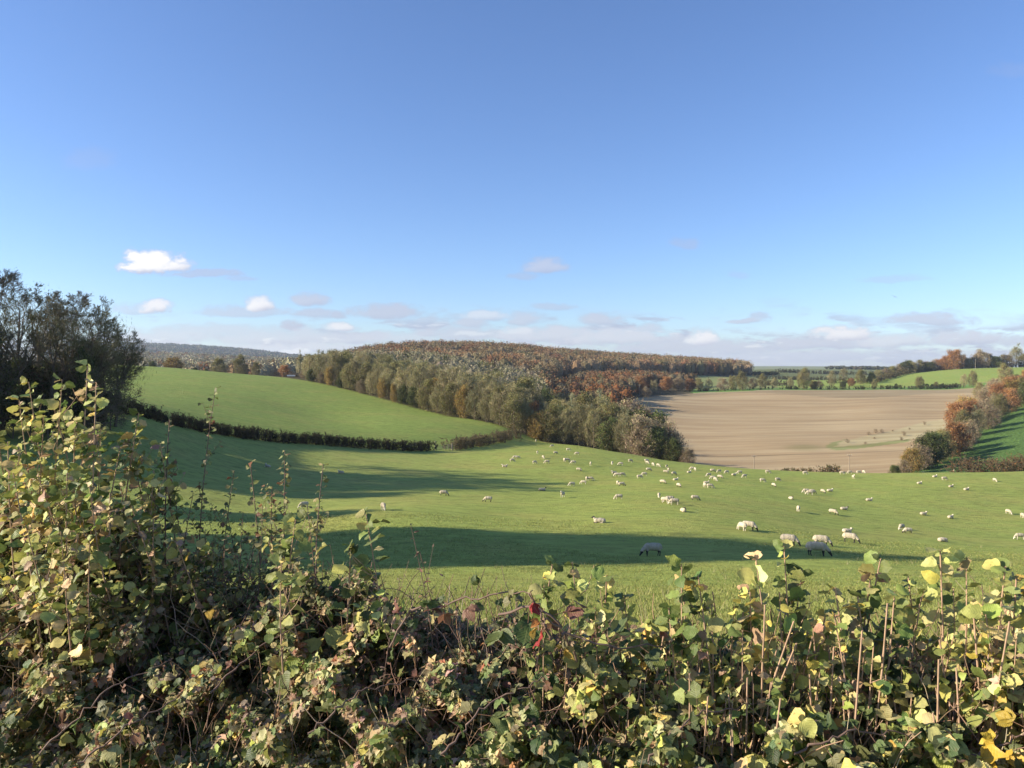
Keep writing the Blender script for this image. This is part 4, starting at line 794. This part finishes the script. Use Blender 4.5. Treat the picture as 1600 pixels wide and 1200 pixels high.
# ------------------------------------------------------------------ foreground hedge
TT=np.array([0,.05,.18,.34,.50,.66,.80,.91,1.0]); NM=len(TT); NS=NM-2; NV=NM+2*NS
SHAPES={'hazel':np.array([0,.24,.43,.50,.49,.42,.31,.15,0]),'bramble':np.array([0,.10,.26,.34,.35,.30,.20,.09,0]),'thorn':np.array([0,.06,.18,.28,.40,.42,.30,.14,0]),'dock':np.array([0,.05,.12,.16,.17,.15,.10,.05,0])}
def leafmesh(P,D,N,size,rng,shape='hazel',curl=.25,fold=.25):
    """P base points, D along-leaf, N up. returns verts, quads, tris, uv"""
    n=len(P); D=nrm(D); Sx=nrm(np.cross(D,N)); N=np.cross(Sx,D); w=SHAPES[shape][1:-1]; s=np.broadcast_to(size,(n,))[:,None,None]
    cu=(curl*rng.normal(.6,1.0,n))[:,None]; fo=(fold*rng.uniform(-.3,2.2,n))[:,None]; wide=rng.uniform(.78,1.12,(n,1)); wav=rng.uniform(0,6.28,(n,1))
    tooth=1+.07*np.array([1,-1]*NS)[:NS]
    asym=1+rng.normal(0,.10,(n,2)); wj=(1+rng.normal(0,.09,(n,NS,2)))*tooth[None,:,None]
    mid=P[:,None]+s*(D[:,None]*(TT[None,:,None])-N[:,None]*(cu*TT[None]**2)[:,:,None]+Sx[:,None]*(rng.normal(0,.10,(n,1))*TT[None]**2)[:,:,None])
    ru=rng.normal(0,.035,(n,NS,2)); ru[:,:,0]+=.05*np.sin(TT[1:-1]*11+wav); ru[:,:,1]+=.05*np.sin(TT[1:-1]*9+wav*1.7)
    back=-.06*(w/.5)*(TT[1:-1]<.4)
    R=mid[:,1:-1]+s*(Sx[:,None]*(w*wj[:,:,0]*asym[:,:1]*wide)[:,:,None]+N[:,None]*((w*fo)+ru[:,:,0])[:,:,None]+D[:,None]*back[None,:,None])
    L=mid[:,1:-1]-s*(Sx[:,None]*(w*wj[:,:,1]*asym[:,1:]*wide)[:,:,None]-N[:,None]*((w*fo)+ru[:,:,1])[:,:,None]-D[:,None]*back[None,:,None])
    V=np.concatenate([mid,R,L],1)
    e=NM-1; r0=NM; l0=NM+NS
    t=[(0,r0,1),(0,1,l0),(e-1,r0+NS-1,e),(l0+NS-1,e-1,e)]; q=[]
    for k in range(NS-1): q+=[(k+1,r0+k,r0+k+1,k+2),(l0+k,k+1,k+2,l0+k+1)]
    off=(np.arange(n)*NV)[:,None,None]
    Q=(np.array(q)[None]+off).reshape(-1,4); Tt=(np.array(t)[None]+off).reshape(-1,3)
    uv=np.concatenate([np.stack([np.full(NM,.5),TT],1),np.stack([.5+w,TT[1:-1]],1),np.stack([.5-w,TT[1:-1]],1)],0)
    return V.reshape(-1,3),Q,Tt,np.tile(uv,(n,1))
def mkleaves(name,sets,parent,mat=None,extra=None):
    """sets: list of (V,Q,T,UV,col per leaf)"""
    uvs=[s[3] for s in sets]
    # tris refer to the same verts: add them with an offset through a merged part list
    Vv=np.concatenate([s[0] for s in sets]); off=np.cumsum([0]+[len(s[0]) for s in sets[:-1]])
    Cc=np.concatenate([rep(s[4],NV) for s in sets]); Q=np.concatenate([s[1]+o for s,o in zip(sets,off)])
    if extra is not None:
        Q=np.concatenate([Q,extra[1]+len(Vv)])
    T_=np.concatenate([s[2]+o for s,o in zip(sets,off)]); UV=np.concatenate(uvs)
    if extra is not None:
        m=len(extra[0]); Vv=np.concatenate([Vv,extra[0]]); Cc=np.concatenate([Cc,np.broadcast_to(extra[2],(m,3))]); UV=np.concatenate([UV,np.zeros((m,2))+.3])
    return mk2(name,Vv,[Q,T_],Cc,UV,mat or M_leafnear,parent)
def mk2(name,V,polys,C,UV,mat,parent):
    L=np.concatenate([p.ravel() for p in polys]); LS=[];lo=0
    for p in polys: LS.append(lo+np.arange(len(p))*p.shape[1]); lo+=p.size
    LS=np.concatenate(LS); me=bpy.data.meshes.new(name); me.vertices.add(len(V)); me.vertices.foreach_set('co',V.astype(np.float32).ravel())
    me.loops.add(len(L)); me.loops.foreach_set('vertex_index',L.astype(np.int32)); me.polygons.add(len(LS)); me.polygons.foreach_set('loop_start',LS.astype(np.int32))
    me.materials.append(mat); me.polygons.foreach_set('use_smooth',np.ones(len(LS),bool))
    C4=np.ones((len(C),4),np.float32); C4[:,:3]=C; ca=me.color_attributes.new('Col','FLOAT_COLOR','POINT'); ca.data.foreach_set('color',C4.ravel())
    uv=me.uv_layers.new(name='UVMap'); uv.data.foreach_set('uv',UV[L].astype(np.float32).ravel()); me.update(calc_edges=True)
    o=bpy.data.objects.new(name,me); COL.objects.link(o); o.parent=parent; return o
rf=np.random.default_rng(77)
PG=[(.25,.28,.075),(.38,.38,.11),(.54,.50,.18),(.14,.18,.05),(.60,.46,.22),(.64,.50,.12),(.44,.29,.17)]
W_LEFT=[3,3,2.2,2.5,2.0,.7,1.0]; W_RIGHT=[3,4,4,2,1.5,1.2,.7]; W_DARK=[3,1.5,.6,5,.4,.3,.4]
def P3(u,v,Yd):
    if u>850: Yd=Yd*1.0+np.interp(u,[850,1100,1600],[0,.2,.35])
    return np.array([(u-800)/F*Yd,Yd,-(v-V0)/F*Yd])
def shoot(rng,tip,base,r0,bend=.06,K=9):
    t=np.linspace(0,1,K+1)[:,None]; d=tip-base; L=np.linalg.norm(d); off=rng.normal(0,1,3); off[2]*=.3
    kx=np.cumsum(rng.normal(0,.004,(K+1,3)),0)*L; kx-=kx[:1]; kx=kx*(1-t)
    return base+d*t+off*bend*L*np.sin(np.pi*t)*.5+kx, r0*(1-.65*t[:,0])
def leaves_on(rng,P,n,size,shape,t0=.05,t1=1.0,pet=.5,tipbias=1.0,droop=.35,spread=.0):
    K=len(P)-1; t=np.linspace(t0,t1,n)+rng.uniform(-.4,.4,n)/n*(t1-t0); t=np.clip(t,0,.999)*K; i=t.astype(int); f=(t-i)[:,None]
    B=P[i]*(1-f)+P[i+1]*f; ax=nrm(P[np.minimum(i+1,K)]-P[i]); a,b=frames(ax)
    th=np.arange(n)*2.4+rng.normal(0,.5,n); out=np.cos(th)[:,None]*a+np.sin(th)[:,None]*b
    d=nrm(out*1.0+ax*rng.uniform(-.1,.6,(n,1))+np.array([0,0,-1])*rng.uniform(-.1,2*droop+.001,(n,1)))
    s=size*rng.uniform(.5,1.25,n)*(1-.28*(t/K)**2)
    pb=B+d*(s*pet*.45)[:,None]+out*rng.uniform(0,spread,(n,1)); N=nrm(np.array([-.55,-.35,.8])+rng.normal(0,.55,(n,3))+out*.25)
    return B,pb,d,N,s
def bush(name,label,tips,base_v_off,shape,size,nl,wts,r0,mat,twigs=0,cat='shrub',group=None,cols=PG,seed=0,leaf_t0=.05,base_dx=.25,base_z=-1.65,extra_stems=0,curl=.25):
    rng=np.random.default_rng(seed); root=None; sets=[]; pet=[]
    for (u,v,Yd) in tips:
        tip=P3(u,v,Yd)
        if root is None: root=empty(name,(tip[0],tip[1]+.02,float(gz(np.array([tip[0]]),np.array([tip[1]]))[0])),0,label,cat,group); o0=np.array(root.location)
        base=np.array([tip[0]+rng.uniform(-base_dx,base_dx),tip[1]+rng.uniform(-.1,.25),base_z-rng.uniform(0,.05)])
        P,R=shoot(rng,tip,base,r0*rng.uniform(.8,1.2)); L=np.linalg.norm(tip-base)
        Vt,Ft=tubes(P[None],R[None],6); parts=[(Vt-o0,Ft,np.array([[.5,.5,.5]]))]
        vis=min(1.0,nl*L/2)
        n=int(nl*L); B,pb,d,N,s=leaves_on(rng,P,n,size,shape,leaf_t0); c=pick(rng,n,cols,wts,.2); sets.append(leafmesh(pb,d,N,s,rng,shape,curl)+(c,)); pet.append((B,pb))
        if shape=='hazel':
            m=7; B,pb,d,N,s=leaves_on(rng,P,m,size,shape,.90,1.0,droop=.0); c=pick(rng,m,cols,wts,.2); sets.append(leafmesh(pb,d,N,s,rng,shape,curl)+(c,)); pet.append((B,pb))
        tw=[]
        for k in range(int(twigs*L)):
            q=rng.uniform(.25,.95); i=int(q*(len(P)-1)); b0=P[i]; ax=nrm(P[min(i+1,len(P)-1)]-P[i-1]); a,b=frames(ax[None]); th=rng.uniform(0,6.28)
            dd=nrm((np.cos(th)*a[0]+np.sin(th)*b[0])*.8+ax*.9); l=rng.uniform(.08,.30)*(1.15-q)+.05
            tp=np.stack([b0,b0+dd*l*.5+rng.normal(0,.01,3),b0+dd*l+np.array([0,0,.03])]); tw.append(tp)
            m=max(2,int(l*nl*1.1)); B,pb,d2,N,s=leaves_on(rng,tp,m,size*.85,shape,.2); c=pick(rng,m,cols,wts,.2); sets.append(leafmesh(pb,d2,N,s,rng,shape,curl)+(c,)); pet.append((B,pb))
        for k in range(extra_stems):
            t2=tip+np.array([rng.normal(0,.07),-rng.uniform(-.12,.12),-rng.uniform(-.08,.10)]); b2=base+np.array([rng.normal(0,.05),t2[1]-tip[1],0]); P2,R2=shoot(rng,t2,b2,r0*rng.uniform(.5,.95),.05,12); R2=np.maximum(R2,r0*.5); R2=R2*(1+.22*(np.arange(13)%3==1))
            mk('stem',[(lambda vf:(vf[0]-o0,vf[1],None))(tubes(P2[None],R2[None],6))],mat,root,True)
        if tw:
            tw=np.array(tw); Vw,Fw=tubes(tw,np.full(tw.shape[:2],r0*.35)*np.array([1,.8,.5]),4); parts.append((Vw-o0,Fw,np.array([[.5,.5,.5]])))
        mk('stem',parts,mat,root,True)
    sets=[(V-o0,Q,T_,uv,c) for V,Q,T_,uv,c in sets]
    B=np.concatenate([p[0] for p in pet]);E_=np.concatenate([p[1] for p in pet]); Vp,Fp=tubes(np.stack([B,E_],1)-o0,np.full((len(B),2),.0011),3)
    mkleaves('foliage',sets,root,extra=(Vp,Fp,np.array([[.25,.20,.08]])))
    return root
HG='hazel bushes of the foreground hedge'
LB=[([(-40,640,3.4),(-8,655,3.5),(12,690,3.3)],'hazel bush cut by the left edge of the picture'),
([(45,597,3.5),(30,625,3.6),(68,650,3.4)],'tall hazel shoots with two round leaves at the tip, left of the middle pair'),
([(97,593,3.4),(85,640,3.5),(118,650,3.3)],'tall hazel shoots topped by one big round leaf against the dark copse'),
([(137,572,3.5),(150,600,3.4),(158,670,3.6)],'tallest hazel shoots of the hedge, a narrow spire overlapping the copse'),
([(199,674,3.6),(217,645,3.5),(188,700,3.4)],'hazel shoots just right of the tallest spire, leaning right'),
([(250,692,3.5),(240,735,3.4),(232,760,3.6)],'smaller hazel shoots beside the dark bare thorn stem'),
([(20,735,3.0),(60,745,3.1),(-10,760,3.0)],'leafy hazel clump low at the left edge'),
([(105,740,3.1),(140,760,3.0),(172,770,3.2)],'leafy hazel clump under the tallest spire'),
([(205,790,3.1),(240,810,3.2),(275,845,3.1)],'leafy hazel clump sloping down toward the thorn shoots'),
([(40,820,2.8),(95,830,2.8),(140,845,2.9)],'front hazel clump with dull yellow leaves, lower left')]
for i,(tp,lb) in enumerate(LB):
    bush('hazel_bush',lb,tp,0,'hazel',.056,38,W_LEFT,.0055,M_stem,8,group=HG,seed=100+i)
MB_=[([(572,804,2.7),(548,850,2.7)],'hazel shoot with big dark green leaves rising over the near shadow',W_DARK,.085,18),
([(420,847,2.7),(462,812,2.7),(440,880,2.6)],'pair of slim hazel shoots with upright green leaves, left of centre',[3,4,2,3,.3,.3,.2],.07,18),
([(863,882,2.3),(894,879,2.3),(850,915,2.3)],'hazel tips in the centre right of the red bramble leaf',[3,3,1.5,4,.3,.2,.3],.06,26),
([(948,898,2.2),(930,950,2.2),(975,930,2.25)],'hazel tip with paired pale leaves, centre right',[3,4,2,3,.3,.2,.3],.062,22),
([(1065,882,1.95),(1091,900,1.95),(1045,950,2.0)],'dense dark-leaved hazel at the left end of the cut stems',W_DARK,.062,26),
([(1181,870,1.9),(1172,925,1.9)],'hazel top with yellow curled leaves among the cut stems',[1,2,4,1,2,4,1],.062,20),
([(1225,853,1.9),(1254,890,1.9),(1235,940,1.9)],'thin hazel shoot with dark leaves reaching the front sheep',W_DARK,.06,16),
([(1376,873,1.85),(1340,930,1.85),(1360,905,1.85),(1398,925,1.8)],'broad dark-green hazel crown right of the thin shoot',W_DARK,.06,28),
([(1469,859,1.75),(1440,930,1.8)],'leaning hazel shoot with a pale leaf rosette at its top',W_RIGHT,.062,18),
([(1510,870,1.75),(1490,920,1.8)],'second leaning hazel shoot, round leaf by its tip',W_RIGHT,.062,13),
([(1571,885,1.65),(1588,902,1.7),(1540,960,1.65)],'hazel shoots with large yellow-green leaves near the right edge',W_RIGHT,.07,20),
([(1419,900,1.85),(1405,960,1.85)],'slender hazel shoot with dark top leaves between two leaning ones',W_DARK,.055,14),
([(1305,918,1.85),(1290,960,1.9)],'hazel stem with one folded bright leaf at its top',W_RIGHT,.055,12)]
for i,(tp,lb,wt,sz,nl) in enumerate(MB_):
    bush('hazel_bush',lb,tp,0,'hazel',sz*.84,nl*1.25,wt,.0052,M_stem,6,group=HG,seed=200+i,base_dx=.14,leaf_t0=.3)
# cut stems with leaves lower down, right half
CS=[[(1061,975,2.0),(1070,985,2.0),(1040,1040,2.0)],[(1112,943,1.95),(1098,1000,1.9),(1125,1040,1.9)],[(1147,955,1.9),(1172,952,1.9),(1160,985,1.85)],[(1187,949,1.9),(1205,1060,1.8),(1215,1010,1.85)],[(1229,932,1.9),(1245,1030,1.85),(1262,975,1.9)],[(1270,975,1.85),(1283,1040,1.8)],[(1303,959,1.8),(1317,1086,1.75),(1330,1050,1.8)],[(1352,999,1.8),(1365,1010,1.75),(1384,1054,1.75)],[(1409,1042,1.75),(1425,1080,1.7)],[(1444,1042,1.75),(1462,1070,1.7),(1450,1000,1.8)],[(1491,990,1.7),(1505,1050,1.7),(1520,1085,1.65)],[(1545,1020,1.65),(1560,1070,1.6)],[(1588,1000,1.6),(1575,1050,1.6),(1615,1000,1.6)],[(1000,1040,2.05),(985,1075,2.0),(1020,1080,2.0)],[(940,1060,2.1),(915,1090,2.05)],[(1095,1080,1.8),(1135,1090,1.8)]]
for i,tp in enumerate(CS):
    lb='cut-topped hazel stool with bare upright stems, %s of %d from the left'%(ORD[sorted(range(len(CS)),key=lambda k:CS[k][0][0]).index(i)],len(CS))
    bush('cut_hazel_bush',lb,tp,0,'hazel',.041,19,W_RIGHT,.0045,M_stem,2.5,group='cut hazel stools on the right',seed=300+i,base_dx=.10,leaf_t0=.15,extra_stems=1+(i%3==0))
# thorn shoots
TH=[([(337,605,3.5)],'tallest thorn shoot, a thin wand with tiny leaves against the left meadow',.0042,60),([(265,655,3.6),(258,700,3.6)],'dark nearly bare thorn stem among the hazel',.005,35),([(366,735,3.4),(352,790,3.4)],'thorn shoot standing right of the tallest wand',.004,60),([(391,722,3.3),(380,800,3.4)],'thorn shoot with a hooked leafy tip',.004,55),([(445,704,3.2),(425,760,3.2)],'upright thorn shoot with orange tip in front of the long shadow',.004,70),([(505,725,3.1),(480,790,3.1)],'thorn shoot arching right to a pinkish tip',.004,70),
([(302,770,3.4),(320,830,3.4)],'short thorn shoot left of the wand',.004,60),([(410,790,3.2),(430,820,3.2),(398,840,3.2)],'low thorn tangle between the arching shoots',.0035,60),([(345,850,3.2),(370,860,3.2),(330,880,3.2)],'low thorn tangle under the wand',.0035,60)]
TC=[(.20,.22,.07),(.30,.26,.11),(.12,.13,.05),(.26,.13,.07)]
for i,(tp,lb,r,nl) in enumerate(TH):
    bush('thorn_bush',lb,tp,0,'thorn',.030,nl*1.3,[3,3,2,1],r,M_darkstem,7,group='thorn shoots of the foreground hedge',cols=TC,seed=400+i,base_dx=.12)
DR=[(.24,.10,.07),(.20,.13,.10),(.15,.10,.08)]
bush('dead_dock',"dead reddish-brown weed stalks rising over the near shadow",[(642,821,2.6),(656,862,2.6),(625,900,2.55)],0,'dock',.03,22,[1,1,1],.003,M_darkstem,8,cols=DR,seed=500,leaf_t0=.55,cat='weed')
# bramble canes with three-part leaves
def cane(label,path,size,cols,wts,nl,seed,r0=.0045):
    rng=np.random.default_rng(seed); P=np.array([P3(*p) for p in path]); t=np.linspace(0,len(P)-1,22); Q=np.stack([np.interp(t,np.arange(len(P)),P[:,k]) for k in range(3)],1); Q[1:-1]=(Q[:-2]+2*Q[1:-1]+Q[2:])/4; Q+=rng.normal(0,.004,Q.shape)
    root=empty('bramble_cane',(Q[0,0],Q[0,1],float(gz(Q[:1,0],Q[:1,1])[0])),0,label,'bramble','bramble canes in the hedge'); o0=np.array(root.location)
    mk('cane',[tubes(Q[None]-o0,(r0*np.linspace(1,.4,22))[None],6)+(None,)],M_darkstem,root,True)
    B,pb,d,N,s=leaves_on(rng,Q,nl,size,'bramble',.03,1,2.0); sets=[]
    c=pick(rng,nl,cols,wts,.15); Sx=nrm(np.cross(d,N))
    for k in(-1,0,1):
        dd=nrm(d+Sx*k*1.1); sets.append(leafmesh(pb-o0,dd,N,s*(1 if k==0 else .85),rng,'bramble',.3)+(c,))
    Vp,Fp=tubes(np.stack([B,pb],1)-o0,np.full((nl,2),.0012),3); mkleaves('foliage',sets,root,extra=(Vp,Fp,np.array([[.22,.12,.07]])))
BC=[(.07,.10,.035),(.12,.15,.05),(.18,.17,.08),(.20,.10,.07)]
cane('dark bramble cane arching from the dead weed to the red leaf',[(610,1010,2.3),(640,950,2.3),(690,942,2.25),(760,930,2.2),(830,925,2.15)],.05,BC,[3,3,2,2],15,600)
cane('short bramble spray carrying the bright red leaf, centre',[(860,1000,2.1),(845,960,2.1),(828,925,2.05)],.045,[(.30,.035,.035),(.36,.12,.03),(.10,.12,.05)],[3,0,0],2,601)
cane('bramble spray with orange and yellow leaves below the red one',[(900,1030,2.1),(880,990,2.05),(855,965,2.0),(842,978,2.0)],.045,[(.46,.19,.05),(.44,.28,.07)],[2,2],4,602)
cane('dark bramble cane running right from the red leaf',[(780,960,2.15),(840,945,2.1),(900,1000,2.05),(960,1010,2.0),(1040,1010,2.0)],.055,BC,[4,3,2,2],16,603)
cane('bramble spray with a yellow leaf at the right edge, near the bottom',[(1500,1190,1.5),(1560,1165,1.5),(1610,1140,1.5)],.055,[(.52,.34,.05),(.30,.26,.07)],[3,1],5,604)
for i,(pth) in enumerate([[(60,1180,2.3),(160,1080,2.4),(270,1030,2.6)],[(120,1195,2.2),(220,1120,2.3),(310,1070,2.5)],[(330,1080,2.5),(420,1000,2.7),(500,960,2.8)],[(480,1150,2.1),(560,1080,2.2),(660,1060,2.3)],[(0,1000,2.8),(80,950,3.0),(180,930,3.1)],[(690,1180,1.9),(760,1100,2.0),(850,1060,2.05)],[(1010,1190,1.7),(1080,1120,1.75),(1180,1100,1.8)],[(1240,1180,1.6),(1330,1140,1.6),(1440,1150,1.6)]]):
    cane('pale bramble cane slanting through the lower hedge, %s from the left'%ORD[[4,0,1,2,3,5,6,7].index(i)],pth,.045,BC+[(.32,.28,.12)],[3,3,2,2,2],14,620+i,.0035)
# undergrowth mass
topv=lin([(-200,770),(0,775),(100,790),(180,815),(240,860),(300,890),(400,905),(480,915),(560,925),(640,950),(740,985),(820,985),(900,1010),(1000,1020),(1100,1030),(1250,1035),(1400,1030),(1500,1020),(1600,1000),(1800,990)])
yb=lin([(-200,3.9),(0,3.8),(200,3.7),(400,3.3),(600,2.95),(800,2.65),(1000,2.5),(1300,2.35),(1600,2.25),(1800,2.2)])
yf_=lin([(-200,2.3),(300,2.2),(700,2.0),(1000,1.85),(1600,1.75),(1800,1.7)])
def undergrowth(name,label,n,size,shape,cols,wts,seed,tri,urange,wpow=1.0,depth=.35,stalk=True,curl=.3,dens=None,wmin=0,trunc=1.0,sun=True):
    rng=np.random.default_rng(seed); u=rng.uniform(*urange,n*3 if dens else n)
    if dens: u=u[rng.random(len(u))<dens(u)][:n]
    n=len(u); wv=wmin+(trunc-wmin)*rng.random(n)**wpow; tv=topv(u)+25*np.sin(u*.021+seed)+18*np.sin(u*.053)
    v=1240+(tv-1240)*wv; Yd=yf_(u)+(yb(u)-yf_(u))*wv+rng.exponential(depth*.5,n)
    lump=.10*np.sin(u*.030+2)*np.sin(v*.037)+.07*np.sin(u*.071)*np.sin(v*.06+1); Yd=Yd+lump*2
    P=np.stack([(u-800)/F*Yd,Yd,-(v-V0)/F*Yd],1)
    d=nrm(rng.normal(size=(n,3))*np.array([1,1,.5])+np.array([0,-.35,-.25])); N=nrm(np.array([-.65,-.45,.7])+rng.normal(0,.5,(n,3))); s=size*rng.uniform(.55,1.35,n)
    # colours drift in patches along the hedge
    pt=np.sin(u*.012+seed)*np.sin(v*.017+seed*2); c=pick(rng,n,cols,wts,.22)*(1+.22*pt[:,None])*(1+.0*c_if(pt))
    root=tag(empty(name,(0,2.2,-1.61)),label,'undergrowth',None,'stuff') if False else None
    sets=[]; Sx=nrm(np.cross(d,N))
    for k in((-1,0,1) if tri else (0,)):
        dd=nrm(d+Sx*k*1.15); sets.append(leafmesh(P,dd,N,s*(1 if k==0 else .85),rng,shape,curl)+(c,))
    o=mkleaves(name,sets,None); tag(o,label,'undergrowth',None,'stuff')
    return o
def c_if(x): return x[:,None]
BRC=[(.19,.22,.08),(.32,.32,.14),(.46,.42,.21),(.13,.155,.055),(.54,.37,.23),(.56,.42,.20),(.46,.20,.10),(.34,.23,.15)]
undergrowth('bramble_leaves','dense small bramble leaves, green to pinkish brown, filling the left half of the hedge',24000,.027,'bramble',BRC,[3.4,3.6,3.2,2,3.0,2.4,.5,2.2],1,True,(-150,760),.85,.35)
undergrowth('bramble_leaves','darker green bramble and ivy leaves low in the middle and right of the hedge',11000,.030,'bramble',BRC,[5,4,3,4,1.2,1.2,.15,.8],2,True,(640,1750),1.1,.5)
undergrowth('hazel_leaves','yellowish hazel leaves scattered through the lower right hedge',5200,.037,'hazel',PG,W_RIGHT,3,False,(880,1750),.9,.35,trunc=1.12)
undergrowth('hazel_leaves','dull yellow and tan hazel leaves over the left hedge',4600,.036,'hazel',PG,W_LEFT,4,False,(-150,620),.6,.3)
undergrowth('dry_leaves','tiny dry brown leaves and seed heads scattered along the hedge top',9000,.017,'thorn',[(.24,.15,.10),(.34,.24,.15),(.17,.12,.08),(.28,.16,.12)],[3,3,2,2],5,False,(-150,900),.5,.25,wmin=.25)
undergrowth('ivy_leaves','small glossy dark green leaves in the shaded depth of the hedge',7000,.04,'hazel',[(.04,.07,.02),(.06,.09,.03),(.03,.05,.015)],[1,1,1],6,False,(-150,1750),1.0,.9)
undergrowth('bramble_leaves','bramble leaves of the hedge where it carries on to the right',5500,.036,'bramble',BRC,[5,4,3,4,1.2,1.2,.15,.8],12,True,(1750,3300),1.0,.5)
undergrowth('hazel_leaves','hazel leaves of the hedge where it carries on to the right',4200,.045,'hazel',PG,W_RIGHT,13,False,(1700,3300),.8,.4,trunc=1.2)
undergrowth('bramble_leaves','bramble leaves of the hedge where it carries on to the left',4500,.036,'bramble',BRC,[4,4,3,2,3,2,.5,2],14,True,(-900,-150),1.0,.5)
# dead twigs and stalks through the undergrowth
def twigmass():
    rng=np.random.default_rng(9); n=2600; u=rng.uniform(-150,1750,n); wv=rng.random(n)**.7*1.05; v=1240+(topv(u)-1240)*wv; Yd=yf_(u)+(yb(u)-yf_(u))*wv+rng.exponential(.15,n)
    P=np.stack([(u-800)/F*Yd,Yd,-(v-V0)/F*Yd],1); d=nrm(rng.normal(size=(n,3))*np.array([.5,.4,.3])+np.array([.05,0,.9])); L=rng.uniform(.05,.24,n)
    K=4; pts=[P]
    for k in range(K): d=nrm(d+rng.normal(0,.16,d.shape)); pts.append(pts[-1]+d*(L/K)[:,None])
    V,Fq=tubes(np.stack(pts,1),(rng.uniform(.0008,.0024,n))[:,None]*np.linspace(1,.5,K+1),4); c=pick(rng,n,[(.30,.19,.12),(.20,.13,.09),(.42,.32,.22),(.12,.08,.06)],[3,3,1,2],.15)
    o=mk('dead_twigs',[(V,Fq,rep(c,(K+1)*4))],M_twig,None,True); tag(o,'thin dead twigs and stalks tangled through the hedge','twigs',None,'stuff')
twigmass()

# ------------------------------------------------------------------ air: thin haze over the whole country
def haze():
    b=bpy.data.objects
    lo=pv.min(0); hi=pv.max(0); x0,x1,y0,y1,z0,z1=-13500,13500,-200,8200,float(lo[2])-1.5,float(max(hi[2]+30,12))
    V=np.array([[x,y,z] for x in(x0,x1) for y in(y0,y1) for z in(z0,z1)]); Fq=np.array([[0,1,3,2],[4,6,7,5],[0,4,5,1],[2,3,7,6],[0,2,6,4],[1,5,7,3]])
    m=bpy.data.materials.new('haze'); m.use_nodes=True; t=m.node_tree; t.nodes.clear(); x=NT(t); o=x.n('ShaderNodeOutputMaterial'); v=x.n('ShaderNodeVolumePrincipled')
    v.inputs['Color'].default_value=(.72,.84,1,1); v.inputs['Density'].default_value=HAZE; v.inputs['Anisotropy'].default_value=.2; t.links.new(v.outputs[0],o.inputs['Volume'])
    h=mk('haze',[(V,Fq,None)],m); tag(h,kind='stuff'); print('HAZE BOX',z0,z1)
HAZE=0.9e-4
haze()
